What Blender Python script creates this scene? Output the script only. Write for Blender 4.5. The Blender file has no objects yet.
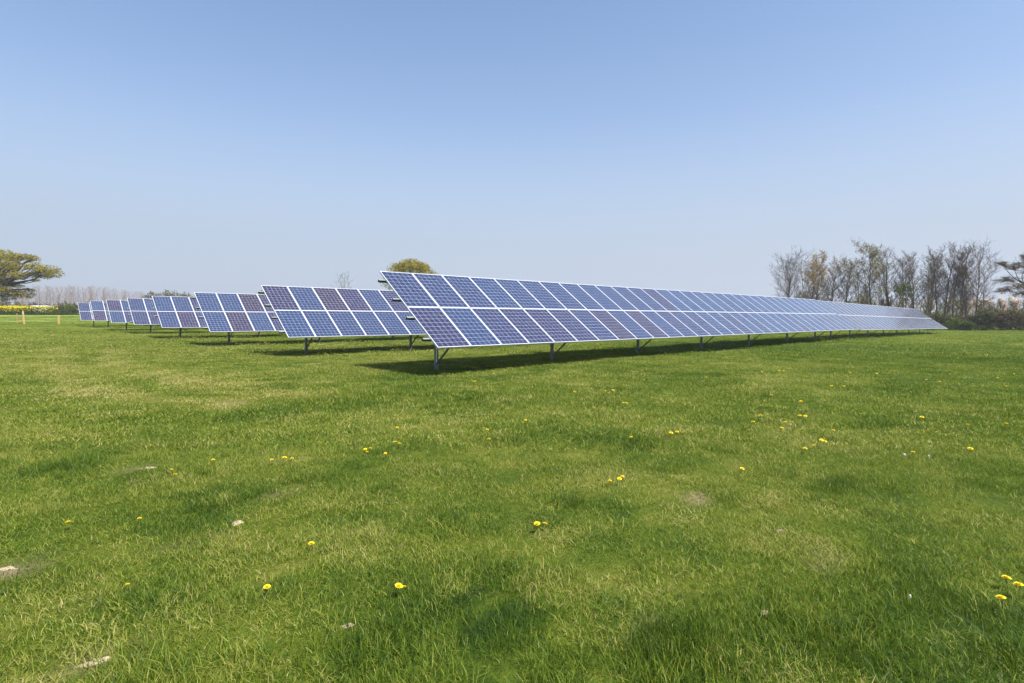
import bpy, math, random
import numpy as np
from mathutils import Vector, Matrix, Euler

random.seed(7)
rng = np.random.default_rng(11)
R = math.radians
sc = bpy.context.scene
C = sc.collection

# ------------------------------------------------------------------ camera
F = 556.0            # focal length in picture pixels
EYE = 1.5
PITCH = math.atan(23.0 / F)
HOR = 318.5
cam_data = bpy.data.cameras.new('camera')
cam_data.sensor_width = 36.0
cam_data.lens = 36.0 * F / 1024.0
cam_data.clip_start = 0.05
cam_data.clip_end = 9000
cam = bpy.data.objects.new('camera', cam_data)
C.objects.link(cam)
cam.location = (0, 0, EYE)
cam.rotation_euler = (math.pi / 2 - PITCH, 0, 0)
sc.camera = cam
CR = cam.rotation_euler.to_matrix()


def ray(px, py):
    return (CR @ Vector(((px - 512) / F, (341.5 - py) / F, -1.0))).normalized()


def at(px, py, Y):
    """the point on the sight line through a pixel that lies Y metres ahead"""
    d = ray(px, py)
    return Vector((0, 0, EYE)) + d * (Y / d.y)


# ------------------------------------------------------------------ terrain
ROW_A = math.atan2(.683, .730)
U = Vector((math.cos(ROW_A), math.sin(ROW_A), 0))
N = Vector((-math.sin(ROW_A), math.cos(ROW_A), 0))
ROWS = []            # x, y, z of the lower left panel corner (z relative to the eye)
obsx = [438, 288.3, 210, 162.2, 134.4, 111.7, 94.6, 81.3]
zbs = [-.686, -.673, -.636, -.546, -.432, -.346, -.214, -.19]
for k in range(8):
    Yk = 13.2 + 6.7 * k
    ROWS.append(((obsx[k] - 512) / F * Yk, Yk, zbs[k]))
CLEAR = .71

ctl = [(0, 0, -1.5), (-4, 3, -1.52), (4, 3, -1.52), (0, 8, -1.49), (-8, 8, -1.46), (10, 8, -1.5),
       (0, -12, -1.55), (-15, -5, -1.5), (15, -5, -1.55), (-14, 14, -1.38), (22, 14, -1.5),
       (40, 22, -1.55), (45, 42, -1.62), (-32, 26, -1.05), (-48, 42, -.75),
       (8, 24, -1.37), (16, 32, -1.36), (3, 30, -1.36), (-5, 45, -1.2), (10, 60, -1.3)]
for k, (x, y, z) in enumerate(ROWS):
    ctl.append((x, y, z - CLEAR))
    if k:
        ctl.append((x + U.x * 14, y + U.y * 14, z - CLEAR))
ctl += [(22.3, 35.7, -1.38), (43.5, 55.3, -1.52), (34, 45, -1.44), (60, 70, -1.68), (75, 85, -1.75),
        (50, 95, -1.8), (90, 80, -1.75),
        (-57, 66, -.66), (-70, 70, -.62), (-62, 85, .05), (-88, 100, .62), (-60, 100, .62), (-30, 100, .2), (-110, 90, .5),
        (-250, 250, 1.0), (0, 250, -.8), (250, 250, -1.6), (-600, 0, 0), (600, 0, -1.5), (0, -600, -1.5),
        (-600, 600, .8), (600, 600, -1.6), (0, 800, -1.0), (-600, -600, -1), (600, -600, -1.5)]
P = np.array(ctl, float)


def tps(r2):
    return r2 * np.log(r2 + 1e-9)


n_ = len(P)
sca = 100.0
A = P[:, :2] / sca
K = tps(((A[:, None] - A[None]) ** 2).sum(-1)) + np.eye(n_) * 2e-4
M_ = np.zeros((n_ + 3, n_ + 3))
M_[:n_, :n_] = K
M_[:n_, n_:] = np.c_[np.ones(n_), A]
M_[n_:, :n_] = M_[:n_, n_:].T
W = np.linalg.solve(M_, np.r_[P[:, 2], 0, 0, 0])


def vnoise(x, y, s, seed=0):
    x = x / s + 1000.3 + seed * 17.7
    y = y / s + 1000.7 + seed * 9.1
    xi = np.floor(x); yi = np.floor(y)
    fx = x - xi; fy = y - yi
    fx = fx * fx * (3 - 2 * fx); fy = fy * fy * (3 - 2 * fy)

    def h(a, b):
        v = np.sin(a * 127.1 + b * 311.7 + seed * 74.7) * 43758.5453
        return v - np.floor(v)
    return (h(xi, yi) * (1 - fx) + h(xi + 1, yi) * fx) * (1 - fy) + (h(xi, yi + 1) * (1 - fx) + h(xi + 1, yi + 1) * fx) * fy


def height(x, y):
    x = np.asarray(x, float); y = np.asarray(y, float)
    sh = x.shape
    x = x.ravel(); y = y.ravel()
    cx = np.clip(x, -600, 600); cy = np.clip(y, -600, 800)
    q = np.c_[cx, cy] / sca
    out = np.empty(len(x))
    for i in range(0, len(x), 20000):
        s = q[i:i + 20000]
        out[i:i + 20000] = tps(((s[:, None] - A[None]) ** 2).sum(-1)) @ W[:n_] + W[n_] + s @ W[n_ + 1:]
    d = np.hypot(x, y)
    bump = (vnoise(x, y, 1.7, 1) - .5) * .05 + (vnoise(x, y, .6, 2) - .5) * .03 + (vnoise(x, y, 6., 3) - .5) * .08
    out += bump * np.clip(1.2 - d / 90, 0, 1)
    out = np.clip(out, -3.5, 3)
    return (out + EYE).reshape(sh)


def H(x, y):
    return float(height(np.array([x]), np.array([y]))[0])


def ground_at(px, py):
    """where the sight line through a pixel meets the field"""
    d = ray(px, py)
    t = 1.0
    ts = np.geomspace(1.2, 400, 900)
    zs = EYE + d.z * ts
    hs = height(d.x * ts, d.y * ts)
    i = int(np.argmax(zs < hs))
    a, b = ts[max(i - 1, 0)], ts[i]
    for _ in range(25):
        m = (a + b) / 2
        if EYE + d.z * m < H(d.x * m, d.y * m):
            b = m
        else:
            a = m
    return Vector((d.x * b, d.y * b, H(d.x * b, d.y * b)))


# ------------------------------------------------------------------ object helpers
def tag(o, label=None, cat=None, group=None, kind=None):
    if label: o['label'] = label
    if cat: o['category'] = cat
    if group: o['group'] = group
    if kind: o['kind'] = kind
    return o


def empty(name, loc, rz=0.0, label=None, cat=None, group=None):
    o = bpy.data.objects.new(name, None)
    C.objects.link(o)
    o.location = loc
    o.rotation_euler = (0, 0, rz)
    o.empty_display_size = .2
    return tag(o, label, cat, group)


def mesh(name, verts, faces, mat=None, smooth=False):
    me = bpy.data.meshes.new(name)
    if isinstance(faces, np.ndarray):
        verts = np.asarray(verts, dtype=np.float32)
        nf, k = faces.shape
        me.vertices.add(len(verts)); me.vertices.foreach_set('co', verts.ravel())
        me.loops.add(nf * k); me.loops.foreach_set('vertex_index', faces.astype(np.int32).ravel())
        me.polygons.add(nf)
        me.polygons.foreach_set('loop_start', np.arange(0, nf * k, k, dtype=np.int32))
        me.update(calc_edges=True)
        me.validate()
    else:
        me.from_pydata([tuple(v) for v in verts], [], faces)
        me.update()
    if smooth:
        me.polygons.foreach_set('use_smooth', np.ones(len(me.polygons), dtype=bool))
    if mat: me.materials.append(mat)
    return me


def obj(name, me, parent=None, loc=None):
    o = bpy.data.objects.new(name, me)
    C.objects.link(o)
    if parent: o.parent = parent
    if loc is not None: o.location = loc
    return o


class MB:
    """collects boxes and bars, then becomes one mesh"""
    def __init__(s): s.v = []; s.f = []

    def hexa(s, c):
        b = len(s.v); s.v += [Vector(p) for p in c]
        for q in ((0, 3, 2, 1), (4, 5, 6, 7), (0, 1, 5, 4), (1, 2, 6, 5), (2, 3, 7, 6), (3, 0, 4, 7)):
            s.f.append(tuple(b + i for i in q))

    def box(s, x0, x1, y0, y1, z0, z1):
        s.hexa([(x0, y0, z0), (x1, y0, z0), (x1, y1, z0), (x0, y1, z0), (x0, y0, z1), (x1, y0, z1), (x1, y1, z1), (x0, y1, z1)])

    def profile(s, a, b, pts, up):
        """a closed 2D profile (side, up) swept from a to b"""
        a = Vector(a); b = Vector(b); d = (b - a).normalized()
        side = d.cross(Vector(up)).normalized(); upv = side.cross(d).normalized()
        base = len(s.v); n = len(pts)
        for e in (a, b):
            for (p, q) in pts: s.v.append(e + side * p + upv * q)
        for i in range(n):
            j = (i + 1) % n
            s.f.append((base + i, base + j, base + n + j, base + n + i))
        s.f.append(tuple(base + i for i in reversed(range(n))))
        s.f.append(tuple(base + n + i for i in range(n)))

    def build(s, name, mat, parent=None):
        return obj(name, mesh(name, s.v, s.f, mat), parent)

    def data(s, name, mat):
        return mesh(name, s.v, s.f, mat)


def c_profile(w, h, t=.006, lip=.018):
    """open C section, w wide, h high"""
    return [(-w / 2, -h / 2), (w / 2, -h / 2), (w / 2, -h / 2 + lip), (w / 2 - t, -h / 2 + lip), (w / 2 - t, -h / 2 + t), (-w / 2 + t, -h / 2 + t),
            (-w / 2 + t, h / 2 - t), (w / 2 - t, h / 2 - t), (w / 2 - t, h / 2 - lip), (w / 2, h / 2 - lip), (w / 2, h / 2), (-w / 2, h / 2)]


# ------------------------------------------------------------------ materials
class NT:
    def __init__(s, name):
        s.m = bpy.data.materials.new(name); s.m.use_nodes = True
        s.t = s.m.node_tree; s.t.nodes.clear()
        s.out = s.n('ShaderNodeOutputMaterial')

    def n(s, kind, **kw):
        nd = s.t.nodes.new(kind)
        for k, v in kw.items():
            if k.startswith('i_'):
                key = k[2:].replace('_', ' ')
                nd.inputs[int(key) if key.isdigit() else key].default_value = v
            else: setattr(nd, k, v)
        return nd

    def l(s, a, b): s.t.links.new(a, b)

    def math(s, op, a, b=None, clamp=False):
        nd = s.n('ShaderNodeMath', operation=op, use_clamp=clamp)
        for i, x in enumerate((a, b)):
            if x is None: continue
            if isinstance(x, (int, float)): nd.inputs[i].default_value = x
            else: s.l(x, nd.inputs[i])
        return nd.outputs[0]

    def mix(s, fac, a, b, kind='MIX'):
        nd = s.n('ShaderNodeMix', data_type='RGBA', blend_type=kind)
        for i, x in ((0, fac), (6, a), (7, b)):
            if isinstance(x, (int, float)): nd.inputs[i].default_value = x
            elif isinstance(x, (tuple, list)): nd.inputs[i].default_value = (*x[:3], 1)
            else: s.l(x, nd.inputs[i])
        return nd.outputs[2]

    def noise(s, vec, scale, detail=4, rough=.55):
        nd = s.n('ShaderNodeTexNoise'); nd.inputs['Scale'].default_value = scale
        nd.inputs['Detail'].default_value = detail; nd.inputs['Roughness'].default_value = rough
        if vec is not None: s.l(vec, nd.inputs['Vector'])
        return nd.outputs['Fac']

    def ramp(s, fac, stops):
        nd = s.n('ShaderNodeValToRGB'); e = nd.color_ramp.elements
        while len(e) < len(stops): e.new(.5)
        for x, (p, c) in zip(e, stops):
            x.position = p; x.color = (*c[:3], 1)
        s.l(fac, nd.inputs[0]); return nd.outputs[0]


def bark_mat(name, c1, c2):
    t = NT(name)
    g = t.n('ShaderNodeNewGeometry')
    f = t.noise(g.outputs['Position'], 3.0, 5, .65)
    col = t.ramp(f, [(.3, c1), (.7, c2)])
    b = t.n('ShaderNodeBsdfPrincipled', i_Roughness=.9)
    b.inputs['Specular IOR Level'].default_value = .15
    t.l(col, b.inputs['Base Color']); t.l(b.outputs[0], t.out.inputs[0])
    return t.m


def leaf_mat(name, c1, c2, c3, scale=.6, transl=.35):
    t = NT(name)
    g = t.n('ShaderNodeNewGeometry')
    rn = t.n('ShaderNodeAttribute', attribute_name='rnd')
    f = t.noise(g.outputs['Position'], scale, 3, .6)
    f = t.math('ADD', t.math('MULTIPLY', f, .6), t.math('MULTIPLY', rn.outputs['Fac'], .4))
    col = t.ramp(f, [(.25, c1), (.5, c2), (.75, c3)])
    d = t.n('ShaderNodeBsdfDiffuse'); t.l(col, d.inputs[0])
    tr = t.n('ShaderNodeBsdfTranslucent'); t.l(col, tr.inputs[0])
    m = t.n('ShaderNodeMixShader', i_0=transl)
    t.l(d.outputs[0], m.inputs[1]); t.l(tr.outputs[0], m.inputs[2])
    t.l(m.outputs[0], t.out.inputs[0])
    return t.m


def plain_mat(name, col, rough=.6, metal=0., var=.15, scale=6., spec=.5):
    t = NT(name)
    tc = t.n('ShaderNodeTexCoord')
    f = t.noise(tc.outputs['Object'], scale, 4, .6)
    c = t.mix(f, tuple(x * (1 - var) for x in col), tuple(min(1, x * (1 + var)) for x in col))
    b = t.n('ShaderNodeBsdfPrincipled', i_Roughness=rough, i_Metallic=metal)
    b.inputs['Specular IOR Level'].default_value = spec
    t.l(c, b.inputs['Base Color']); t.l(b.outputs[0], t.out.inputs[0])
    return t.m


# grass colours: the same ramp for ground and blades, driven by the 'tone' attribute
TONES = [(.0, (.021, .050, .006)), (.28, (.063, .115, .009)), (.52, (.137, .188, .016)), (.76, (.248, .254, .042)), (1., (.38, .32, .13))]


def grass_blade_mat(name='grass_blades'):
    t = NT(name)
    ti = t.n('ShaderNodeAttribute', attribute_name='tone', attribute_type='INSTANCER')
    rn = t.n('ShaderNodeAttribute', attribute_name='rnd')
    g = t.n('ShaderNodeNewGeometry')
    f1 = t.noise(g.outputs['Position'], 4.5, 5, .7)
    f = t.math('ADD', ti.outputs['Fac'], t.math('MULTIPLY', t.math('SUBTRACT', rn.outputs['Fac'], .5), .58))
    f = t.math('ADD', f, t.math('MULTIPLY', t.math('SUBTRACT', f1, .5), .75), clamp=True)
    col = t.ramp(f, TONES)
    d = t.n('ShaderNodeBsdfDiffuse'); t.l(col, d.inputs[0])
    tr = t.n('ShaderNodeBsdfTranslucent'); t.l(t.mix(.5, col, (.205, .31, .02)), tr.inputs[0])
    m = t.n('ShaderNodeMixShader', i_0=.33)
    t.l(d.outputs[0], m.inputs[1]); t.l(tr.outputs[0], m.inputs[2])
    gl = t.n('ShaderNodeBsdfGlossy', i_Roughness=.5); gl.inputs[0].default_value = (.9, .95, .85, 1)
    m2 = t.n('ShaderNodeMixShader', i_0=.014)
    t.l(m.outputs[0], m2.inputs[1]); t.l(gl.outputs[0], m2.inputs[2])
    t.l(m2.outputs[0], t.out.inputs[0])
    return t.m


def ground_mat():
    t = NT('field_turf')
    ta = t.n('ShaderNodeAttribute', attribute_name='tone')
    so = t.n('ShaderNodeAttribute', attribute_name='soil')
    g = t.n('ShaderNodeNewGeometry')
    pos = g.outputs['Position']
    f1 = t.noise(pos, 1.1, 6, .62); f2 = t.noise(pos, 14, 4, .7); f3 = t.noise(pos, .13, 3, .5)
    f = t.math('ADD', ta.outputs['Fac'], t.math('MULTIPLY', t.math('SUBTRACT', f1, .5), .5))
    f = t.math('ADD', f, t.math('MULTIPLY', t.math('SUBTRACT', f2, .5), .55))
    f = t.math('ADD', f, t.math('MULTIPLY', t.math('SUBTRACT', f3, .5), .3), clamp=True)
    col = t.ramp(f, TONES)
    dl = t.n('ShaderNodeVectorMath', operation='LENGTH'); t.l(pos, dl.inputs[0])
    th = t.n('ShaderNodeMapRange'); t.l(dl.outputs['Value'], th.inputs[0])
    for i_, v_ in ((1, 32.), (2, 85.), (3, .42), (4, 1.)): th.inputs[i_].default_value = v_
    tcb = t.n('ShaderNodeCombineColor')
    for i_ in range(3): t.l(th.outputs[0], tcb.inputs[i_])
    col = t.mix(1., col, tcb.outputs[0], 'MULTIPLY')  # darkens near turf: thatch tone, and shade under the blades put into colour
    soil = t.ramp(t.noise(pos, 35, 4, .7), [(.3, (.12, .085, .05)), (.7, (.28, .21, .14))])
    col = t.mix(so.outputs['Fac'], col, soil)
    b = t.n('ShaderNodeBsdfPrincipled', i_Roughness=.95); b.inputs['Specular IOR Level'].default_value = .1
    t.l(col, b.inputs['Base Color'])
    bp = t.n('ShaderNodeBump', i_Strength=.9, i_Distance=.06)
    t.l(f2, bp.inputs['Height']); t.l(bp.outputs[0], b.inputs['Normal'])
    t.l(b.outputs[0], t.out.inputs[0])
    return t.m


def cell_mat():
    """polycrystalline cells behind glass: 6 x 10 squares on a white back sheet, two busbars per cell"""
    t = NT('solar_cells')
    tc = t.n('ShaderNodeTexCoord')
    sp = t.n('ShaderNodeSeparateXYZ'); t.l(tc.outputs['Object'], sp.inputs[0])
    # the panel spans x 0..PW, y 0..PL in its own coordinates
    cp = .1615; mx = (PW - 6 * cp) / 2; my = (PL - 10 * cp) / 2
    u = t.math('DIVIDE', t.math('SUBTRACT', sp.outputs[0], mx), cp)
    v = t.math('DIVIDE', t.math('SUBTRACT', sp.outputs[1], my), cp)
    fu = t.math('FRACT', u); fv = t.math('FRACT', v)
    e = .016
    du = t.math('ABSOLUTE', t.math('SUBTRACT', fu, .5)); dv = t.math('ABSOLUTE', t.math('SUBTRACT', fv, .5))
    gap = t.math('GREATER_THAN', t.math('MAXIMUM', du, dv), .5 - e)
    outx = t.math('GREATER_THAN', t.math('ABSOLUTE', t.math('SUBTRACT', u, 3.)), 3.)
    outy = t.math('GREATER_THAN', t.math('ABSOLUTE', t.math('SUBTRACT', v, 5.)), 5.)
    white = t.math('MAXIMUM', gap, t.math('MAXIMUM', outx, outy))
    bus = t.math('LESS_THAN', t.math('ABSOLUTE', t.math('SUBTRACT', t.math('ABSOLUTE', t.math('SUBTRACT', fu, .5)), .22)), .010)
    # crystal flakes and cell-to-cell variation
    oi = t.n('ShaderNodeObjectInfo')
    cb = t.n('ShaderNodeCombineXYZ')
    t.l(t.math('FLOOR', u), cb.inputs[0]); t.l(t.math('FLOOR', v), cb.inputs[1]); t.l(t.math('MULTIPLY', oi.outputs['Random'], 91.), cb.inputs[2])
    wn = t.n('ShaderNodeTexWhiteNoise', noise_dimensions='3D'); t.l(cb.outputs[0], wn.inputs['Vector'])
    vo = t.n('ShaderNodeTexVoronoi', i_Scale=60.); t.l(tc.outputs['Object'], vo.inputs['Vector'])
    sv = t.n('ShaderNodeSeparateColor'); t.l(vo.outputs['Color'], sv.inputs[0])
    tint = t.n('ShaderNodeAttribute', attribute_name='tint', attribute_type='OBJECT')
    tv = t.math('ADD', tint.outputs['Fac'], t.math('MULTIPLY', t.math('SUBTRACT', wn.outputs['Value'], .5), .18), clamp=True)
    col = t.ramp(tv, [(0., (.011, .027, .078)), (.4, (.012, .019, .062)), (.7, (.015, .0135, .047)), (1., (.019, .012, .032))])
    br = t.math('ADD', .78, t.math('MULTIPLY', sv.outputs[0], .45))
    brc = t.n('ShaderNodeCombineColor')
    for i in range(3): t.l(br, brc.inputs[i])
    col = t.mix(1., col, brc.outputs[0], 'MULTIPLY')
    col = t.mix(bus, col, (.20, .21, .26))
    col = t.mix(white, col, (.43, .45, .48))
    b = t.n('ShaderNodeBsdfPrincipled', i_Roughness=.12, i_IOR=1.5)
    b.inputs['Specular IOR Level'].default_value = .5
    t.l(col, b.inputs['Base Color'])
    b.inputs['Sheen Weight'].default_value = .08; b.inputs['Sheen Roughness'].default_value = .35
    bp = t.n('ShaderNodeBump', i_Strength=.03, i_Distance=.002)
    t.l(t.noise(tc.outputs['Object'], 3., 2), bp.inputs['Height']); t.l(bp.outputs[0], b.inputs['Normal'])
    t.l(b.outputs[0], t.out.inputs[0])
    return t.m


PW, PL = 1.010, 1.655      # one panel
PX, PY = 1.030, 1.675      # pitch of the panels along and up the slope
M = dict(
    ground=ground_mat(), blades=grass_blade_mat(), cells=cell_mat(),
    alu=plain_mat('anodised_aluminium', (.60, .61, .63), .42, .25, .05),
    galv=plain_mat('galvanised_steel', (.20, .22, .22), .55, .4, .25, 18.),
    backsheet=plain_mat('white_backsheet', (.42, .42, .41), .6, 0, .05),
    petal=plain_mat('dandelion_yellow', (.78, .60, .006), .7, 0, .12, 60.),
    stem=plain_mat('dandelion_stem', (.13, .17, .05), .7, 0, .2, 60.),
    seed=plain_mat('seed_down', (.50, .52, .48), .9, 0, .1, 60.),
    clod=plain_mat('dry_earth', (.30, .24, .17), .95, 0, .35, 40., .1),
    stake=plain_mat('raw_timber', (.52, .36, .14), .8, 0, .2, 9., .2),
    stake_red=plain_mat('reddish_timber', (.42, .20, .10), .8, 0, .2, 9., .2),
    wire=plain_mat('fence_wire', (.35, .36, .34), .5, .4, .1),
    white=plain_mat('white_painted_sheet', (.50, .50, .55), .5, 0, .05),
    greywall=plain_mat('grey_shed_wall', (.42, .43, .44), .7, 0, .1),
    bark=bark_mat('grey_brown_bark', (.040, .030, .023), (.12, .097, .078)),
    bark_pale=bark_mat('pale_grey_bark', (.14, .12, .105), (.30, .27, .245)),
    bark_dark=bark_mat('dark_bark', (.030, .026, .018), (.085, .072, .050)),
    twig=bark_mat('brown_twigs', (.060, .042, .032), (.15, .11, .088)),
    twig_pink=bark_mat('pinkish_twigs', (.20, .135, .11), (.34, .25, .21)),
    oak=leaf_mat('olive_young_oak_leaves', (.15, .14, .010), (.27, .225, .016), (.37, .30, .028), .5, .42),
    bronze=leaf_mat('bronze_young_leaves', (.20, .12, .025), (.32, .21, .045), (.38, .27, .07), .5),
    olive=leaf_mat('olive_leaves', (.085, .080, .016), (.18, .16, .026), (.26, .22, .045), .5),
    dark=leaf_mat('dark_evergreen_leaves', (.016, .030, .010), (.035, .060, .015), (.07, .10, .025), .6, .2),
    shrub=leaf_mat('mixed_shrub_leaves', (.035, .055, .014), (.09, .115, .026), (.16, .17, .045), .7),
    fresh=leaf_mat('fresh_green_leaves', (.040, .085, .010), (.09, .15, .018), (.16, .21, .03), .8),
    hedge=leaf_mat('brownish_hedge_leaves', (.055, .050, .022), (.125, .11, .045), (.20, .165, .075), .7),
    blossom=leaf_mat('pale_blossom', (.66, .58, .54), (.80, .74, .71), (.86, .84, .82), .4, .3),
    blossom_pink=leaf_mat('pink_blossom', (.60, .42, .36), (.74, .56, .50), (.80, .68, .64), .4, .3),
    rape_flower=leaf_mat('rapeseed_flowers', (.42, .34, .01), (.64, .52, .01), (.76, .64, .02), .5, .3),
    rape_leaf=leaf_mat('rapeseed_stalks', (.020, .034, .012), (.04, .06, .018), (.07, .09, .03), .6, .2),
)

# ------------------------------------------------------------------ the ground
def arc_band(x, y, pts, w):
    """closeness to a polyline on the ground"""
    best = np.full(x.shape, 1e9)
    for (a, b) in zip(pts[:-1], pts[1:]):
        ax, ay = a; bx, by = b
        vx, vy = bx - ax, by - ay
        t = np.clip(((x - ax) * vx + (y - ay) * vy) / (vx * vx + vy * vy), 0, 1)
        best = np.minimum(best, np.hypot(x - ax - t * vx, y - ay - t * vy))
    return np.exp(-(best / w) ** 2)


TRACKS = []
for line in ([(60, 346), (52, 352), (48, 362), (62, 376), (95, 392), (150, 399), (235, 404)],
             [(112, 348), (110, 358), (122, 367), (150, 375), (190, 383), (225, 388), (300, 395)],
             [(300, 352), (420, 345), (380, 352)],
             [(520, 420), (600, 405), (680, 398), (800, 380), (900, 372)],
             [(930, 331), (960, 337), (1024, 345)]):
    TRACKS.append([tuple(ground_at(*p)[:2]) for p in line])
SOILSPOTS = []
for (px, py, r) in [(7, 569, .16), (237, 523, .13), (94, 664, .10), (149, 468, .16), (282, 496, .15), (300, 531, .10), (196, 544, .10), (821, 527, .12), (828, 560, .13),
                    (664, 633, .12), (53, 393, .25), (302, 356, .3), (780, 532, .08), (348, 626, .08), (436, 370, .2), (765, 614, .06), (135, 586, .07), (400, 590, .07), (640, 470, .12), (700, 500, .1), (870, 424, .16)]:
    g_ = ground_at(px, py); SOILSPOTS.append((g_.x, g_.y, r * .5))
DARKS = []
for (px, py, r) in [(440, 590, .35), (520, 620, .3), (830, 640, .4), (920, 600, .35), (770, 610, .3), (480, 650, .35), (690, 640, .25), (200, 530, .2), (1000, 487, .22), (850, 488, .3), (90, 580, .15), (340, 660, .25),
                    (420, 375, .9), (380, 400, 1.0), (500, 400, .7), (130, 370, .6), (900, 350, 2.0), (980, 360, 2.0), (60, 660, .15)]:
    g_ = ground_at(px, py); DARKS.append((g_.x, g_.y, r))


def soil_of(x, y):
    s = np.zeros(x.shape)
    wob = .25 + 1.5 * vnoise(x, y, .07, 31)
    for (a, b, r) in SOILSPOTS:
        d = np.hypot((x - a), (y - b) * .8) / (r * wob)
        s = np.maximum(s, np.clip(1.35 - d, 0, 1))
    return np.clip(s * 1.1, 0, .8)


def tone_of(x, y):
    f = .51 + (vnoise(x, y, 9, 5) - .5) * .13 + (vnoise(x, y, 2.6, 6) - .5) * .15 + (vnoise(x, y, .8, 7) - .5) * .22 + (vnoise(x, y, .3, 8) - .5) * .2
    d = np.hypot(x, y)
    f = f - .09 * np.clip(x / (np.abs(y) + 2.), -.9, .9) * np.clip(1.3 - d / 60, 0, 1)
    # mowing direction: faint lines running parallel to the rows
    s = -x * math.sin(ROW_A + .12) + y * math.cos(ROW_A + .12)
    f += .035 * np.sin(s * 2 * math.pi / 1.9 + 2 * vnoise(x, y, 5, 9)) * np.clip(d / 12, 0, 1)
    q = vnoise(x, y, .33, 51) * .6 + vnoise(x, y, .12, 52) * .4
    f += .30 * np.clip((q - .62) / .2, 0, 1) * np.clip(1.2 - d / 25, 0, 1)
    f -= .20 * np.clip((.40 - vnoise(x, y, .45, 53) * .6 - vnoise(x, y, .17, 54) * .4) / .2, 0, 1) * np.clip(1.2 - d / 25, 0, 1)
    for k, tr in enumerate(TRACKS):
        f += (.24 if k < 2 else .08) * arc_band(x, y, tr, .28 if k < 2 else .5) * (.5 + vnoise(x, y, .9, 10))
    f = np.where(f > .68, .68 + (f - .68) * .45, f)
    for tr in TRACKS[:2]: f += .20 * arc_band(x, y, tr, .36) * (.45 + .9 * vnoise(x, y, .7, 63))
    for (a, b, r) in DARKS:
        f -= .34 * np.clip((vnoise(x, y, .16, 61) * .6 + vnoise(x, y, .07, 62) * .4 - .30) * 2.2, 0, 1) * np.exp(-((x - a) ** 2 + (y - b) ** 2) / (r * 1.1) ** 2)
    return np.clip(f, .02, .98)


def lines(lim0, lim1, step, growth):
    pos = [0.0]; s = step
    while pos[-1] < lim1: pos.append(pos[-1] + s); s *= growth
    neg = [0.0]; s = step
    while neg[-1] > lim0: neg.append(neg[-1] - s); s *= growth
    return np.array(neg[:0:-1] + pos)


gx = lines(-3500, 3500, .16, 1.022)
gy = lines(-400, 5000, .16, 1.021)
XX, YY = np.meshgrid(gx, gy)
ZZ = height(XX, YY)
nx, ny = len(gx), len(gy)
idx = np.arange(nx * ny).reshape(ny, nx)
fc = np.stack([idx[:-1, :-1], idx[:-1, 1:], idx[1:, 1:], idx[1:, :-1]], -1).reshape(-1, 4)
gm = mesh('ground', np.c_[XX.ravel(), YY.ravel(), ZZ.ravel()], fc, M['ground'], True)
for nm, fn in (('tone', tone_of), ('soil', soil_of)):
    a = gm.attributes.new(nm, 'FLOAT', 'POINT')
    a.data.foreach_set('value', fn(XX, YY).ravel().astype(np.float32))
tag(obj('ground', gm), kind='structure')


# ------------------------------------------------------------------ grass: tufts scattered over the field, one object of stuff
def blades_mesh(name, n, rad, h0, h1, w, lean, seed):
    r = np.random.default_rng(seed)
    a = r.random(n) * 2 * np.pi; rr = rad * np.sqrt(r.random(n))
    bx = rr * np.cos(a); by = rr * np.sin(a)
    th = r.random(n) * 2 * np.pi
    ln = lean * (.25 + 1.1 * r.random(n))
    h = h0 + (h1 - h0) * r.random(n) ** 1.6
    ww = w * (.6 + .8 * r.random(n))
    tw = th + np.pi / 2 + r.normal(0, .7, n)
    sx, sy = np.cos(tw) * ww / 2, np.sin(tw) * ww / 2
    dx, dy = np.cos(th), np.sin(th)
    V = []
    for (t, wf) in ((0., 1.), (.5, .85), (1., .12)):
        off = h * ln * t ** 1.8
        z = h * (t - .28 * ln * t * t)
        cx, cy = bx + dx * off, by + dy * off
        V.append(np.c_[cx - sx * wf, cy - sy * wf, z - .008]); V.append(np.c_[cx + sx * wf, cy + sy * wf, z - .008])
    V = np.stack(V, 1).reshape(-1, 3)
    b = np.arange(n)[:, None] * 6
    F_ = np.concatenate([b + np.array([[0, 1, 3, 2]]), b + np.array([[2, 3, 5, 4]])], 0)
    me = mesh(name, V, F_, M['blades'])
    at_ = me.attributes.new('rnd', 'FLOAT', 'POINT')
    at_.data.foreach_set('value', np.repeat(r.random(n), 6).astype(np.float32))
    return me


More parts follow.
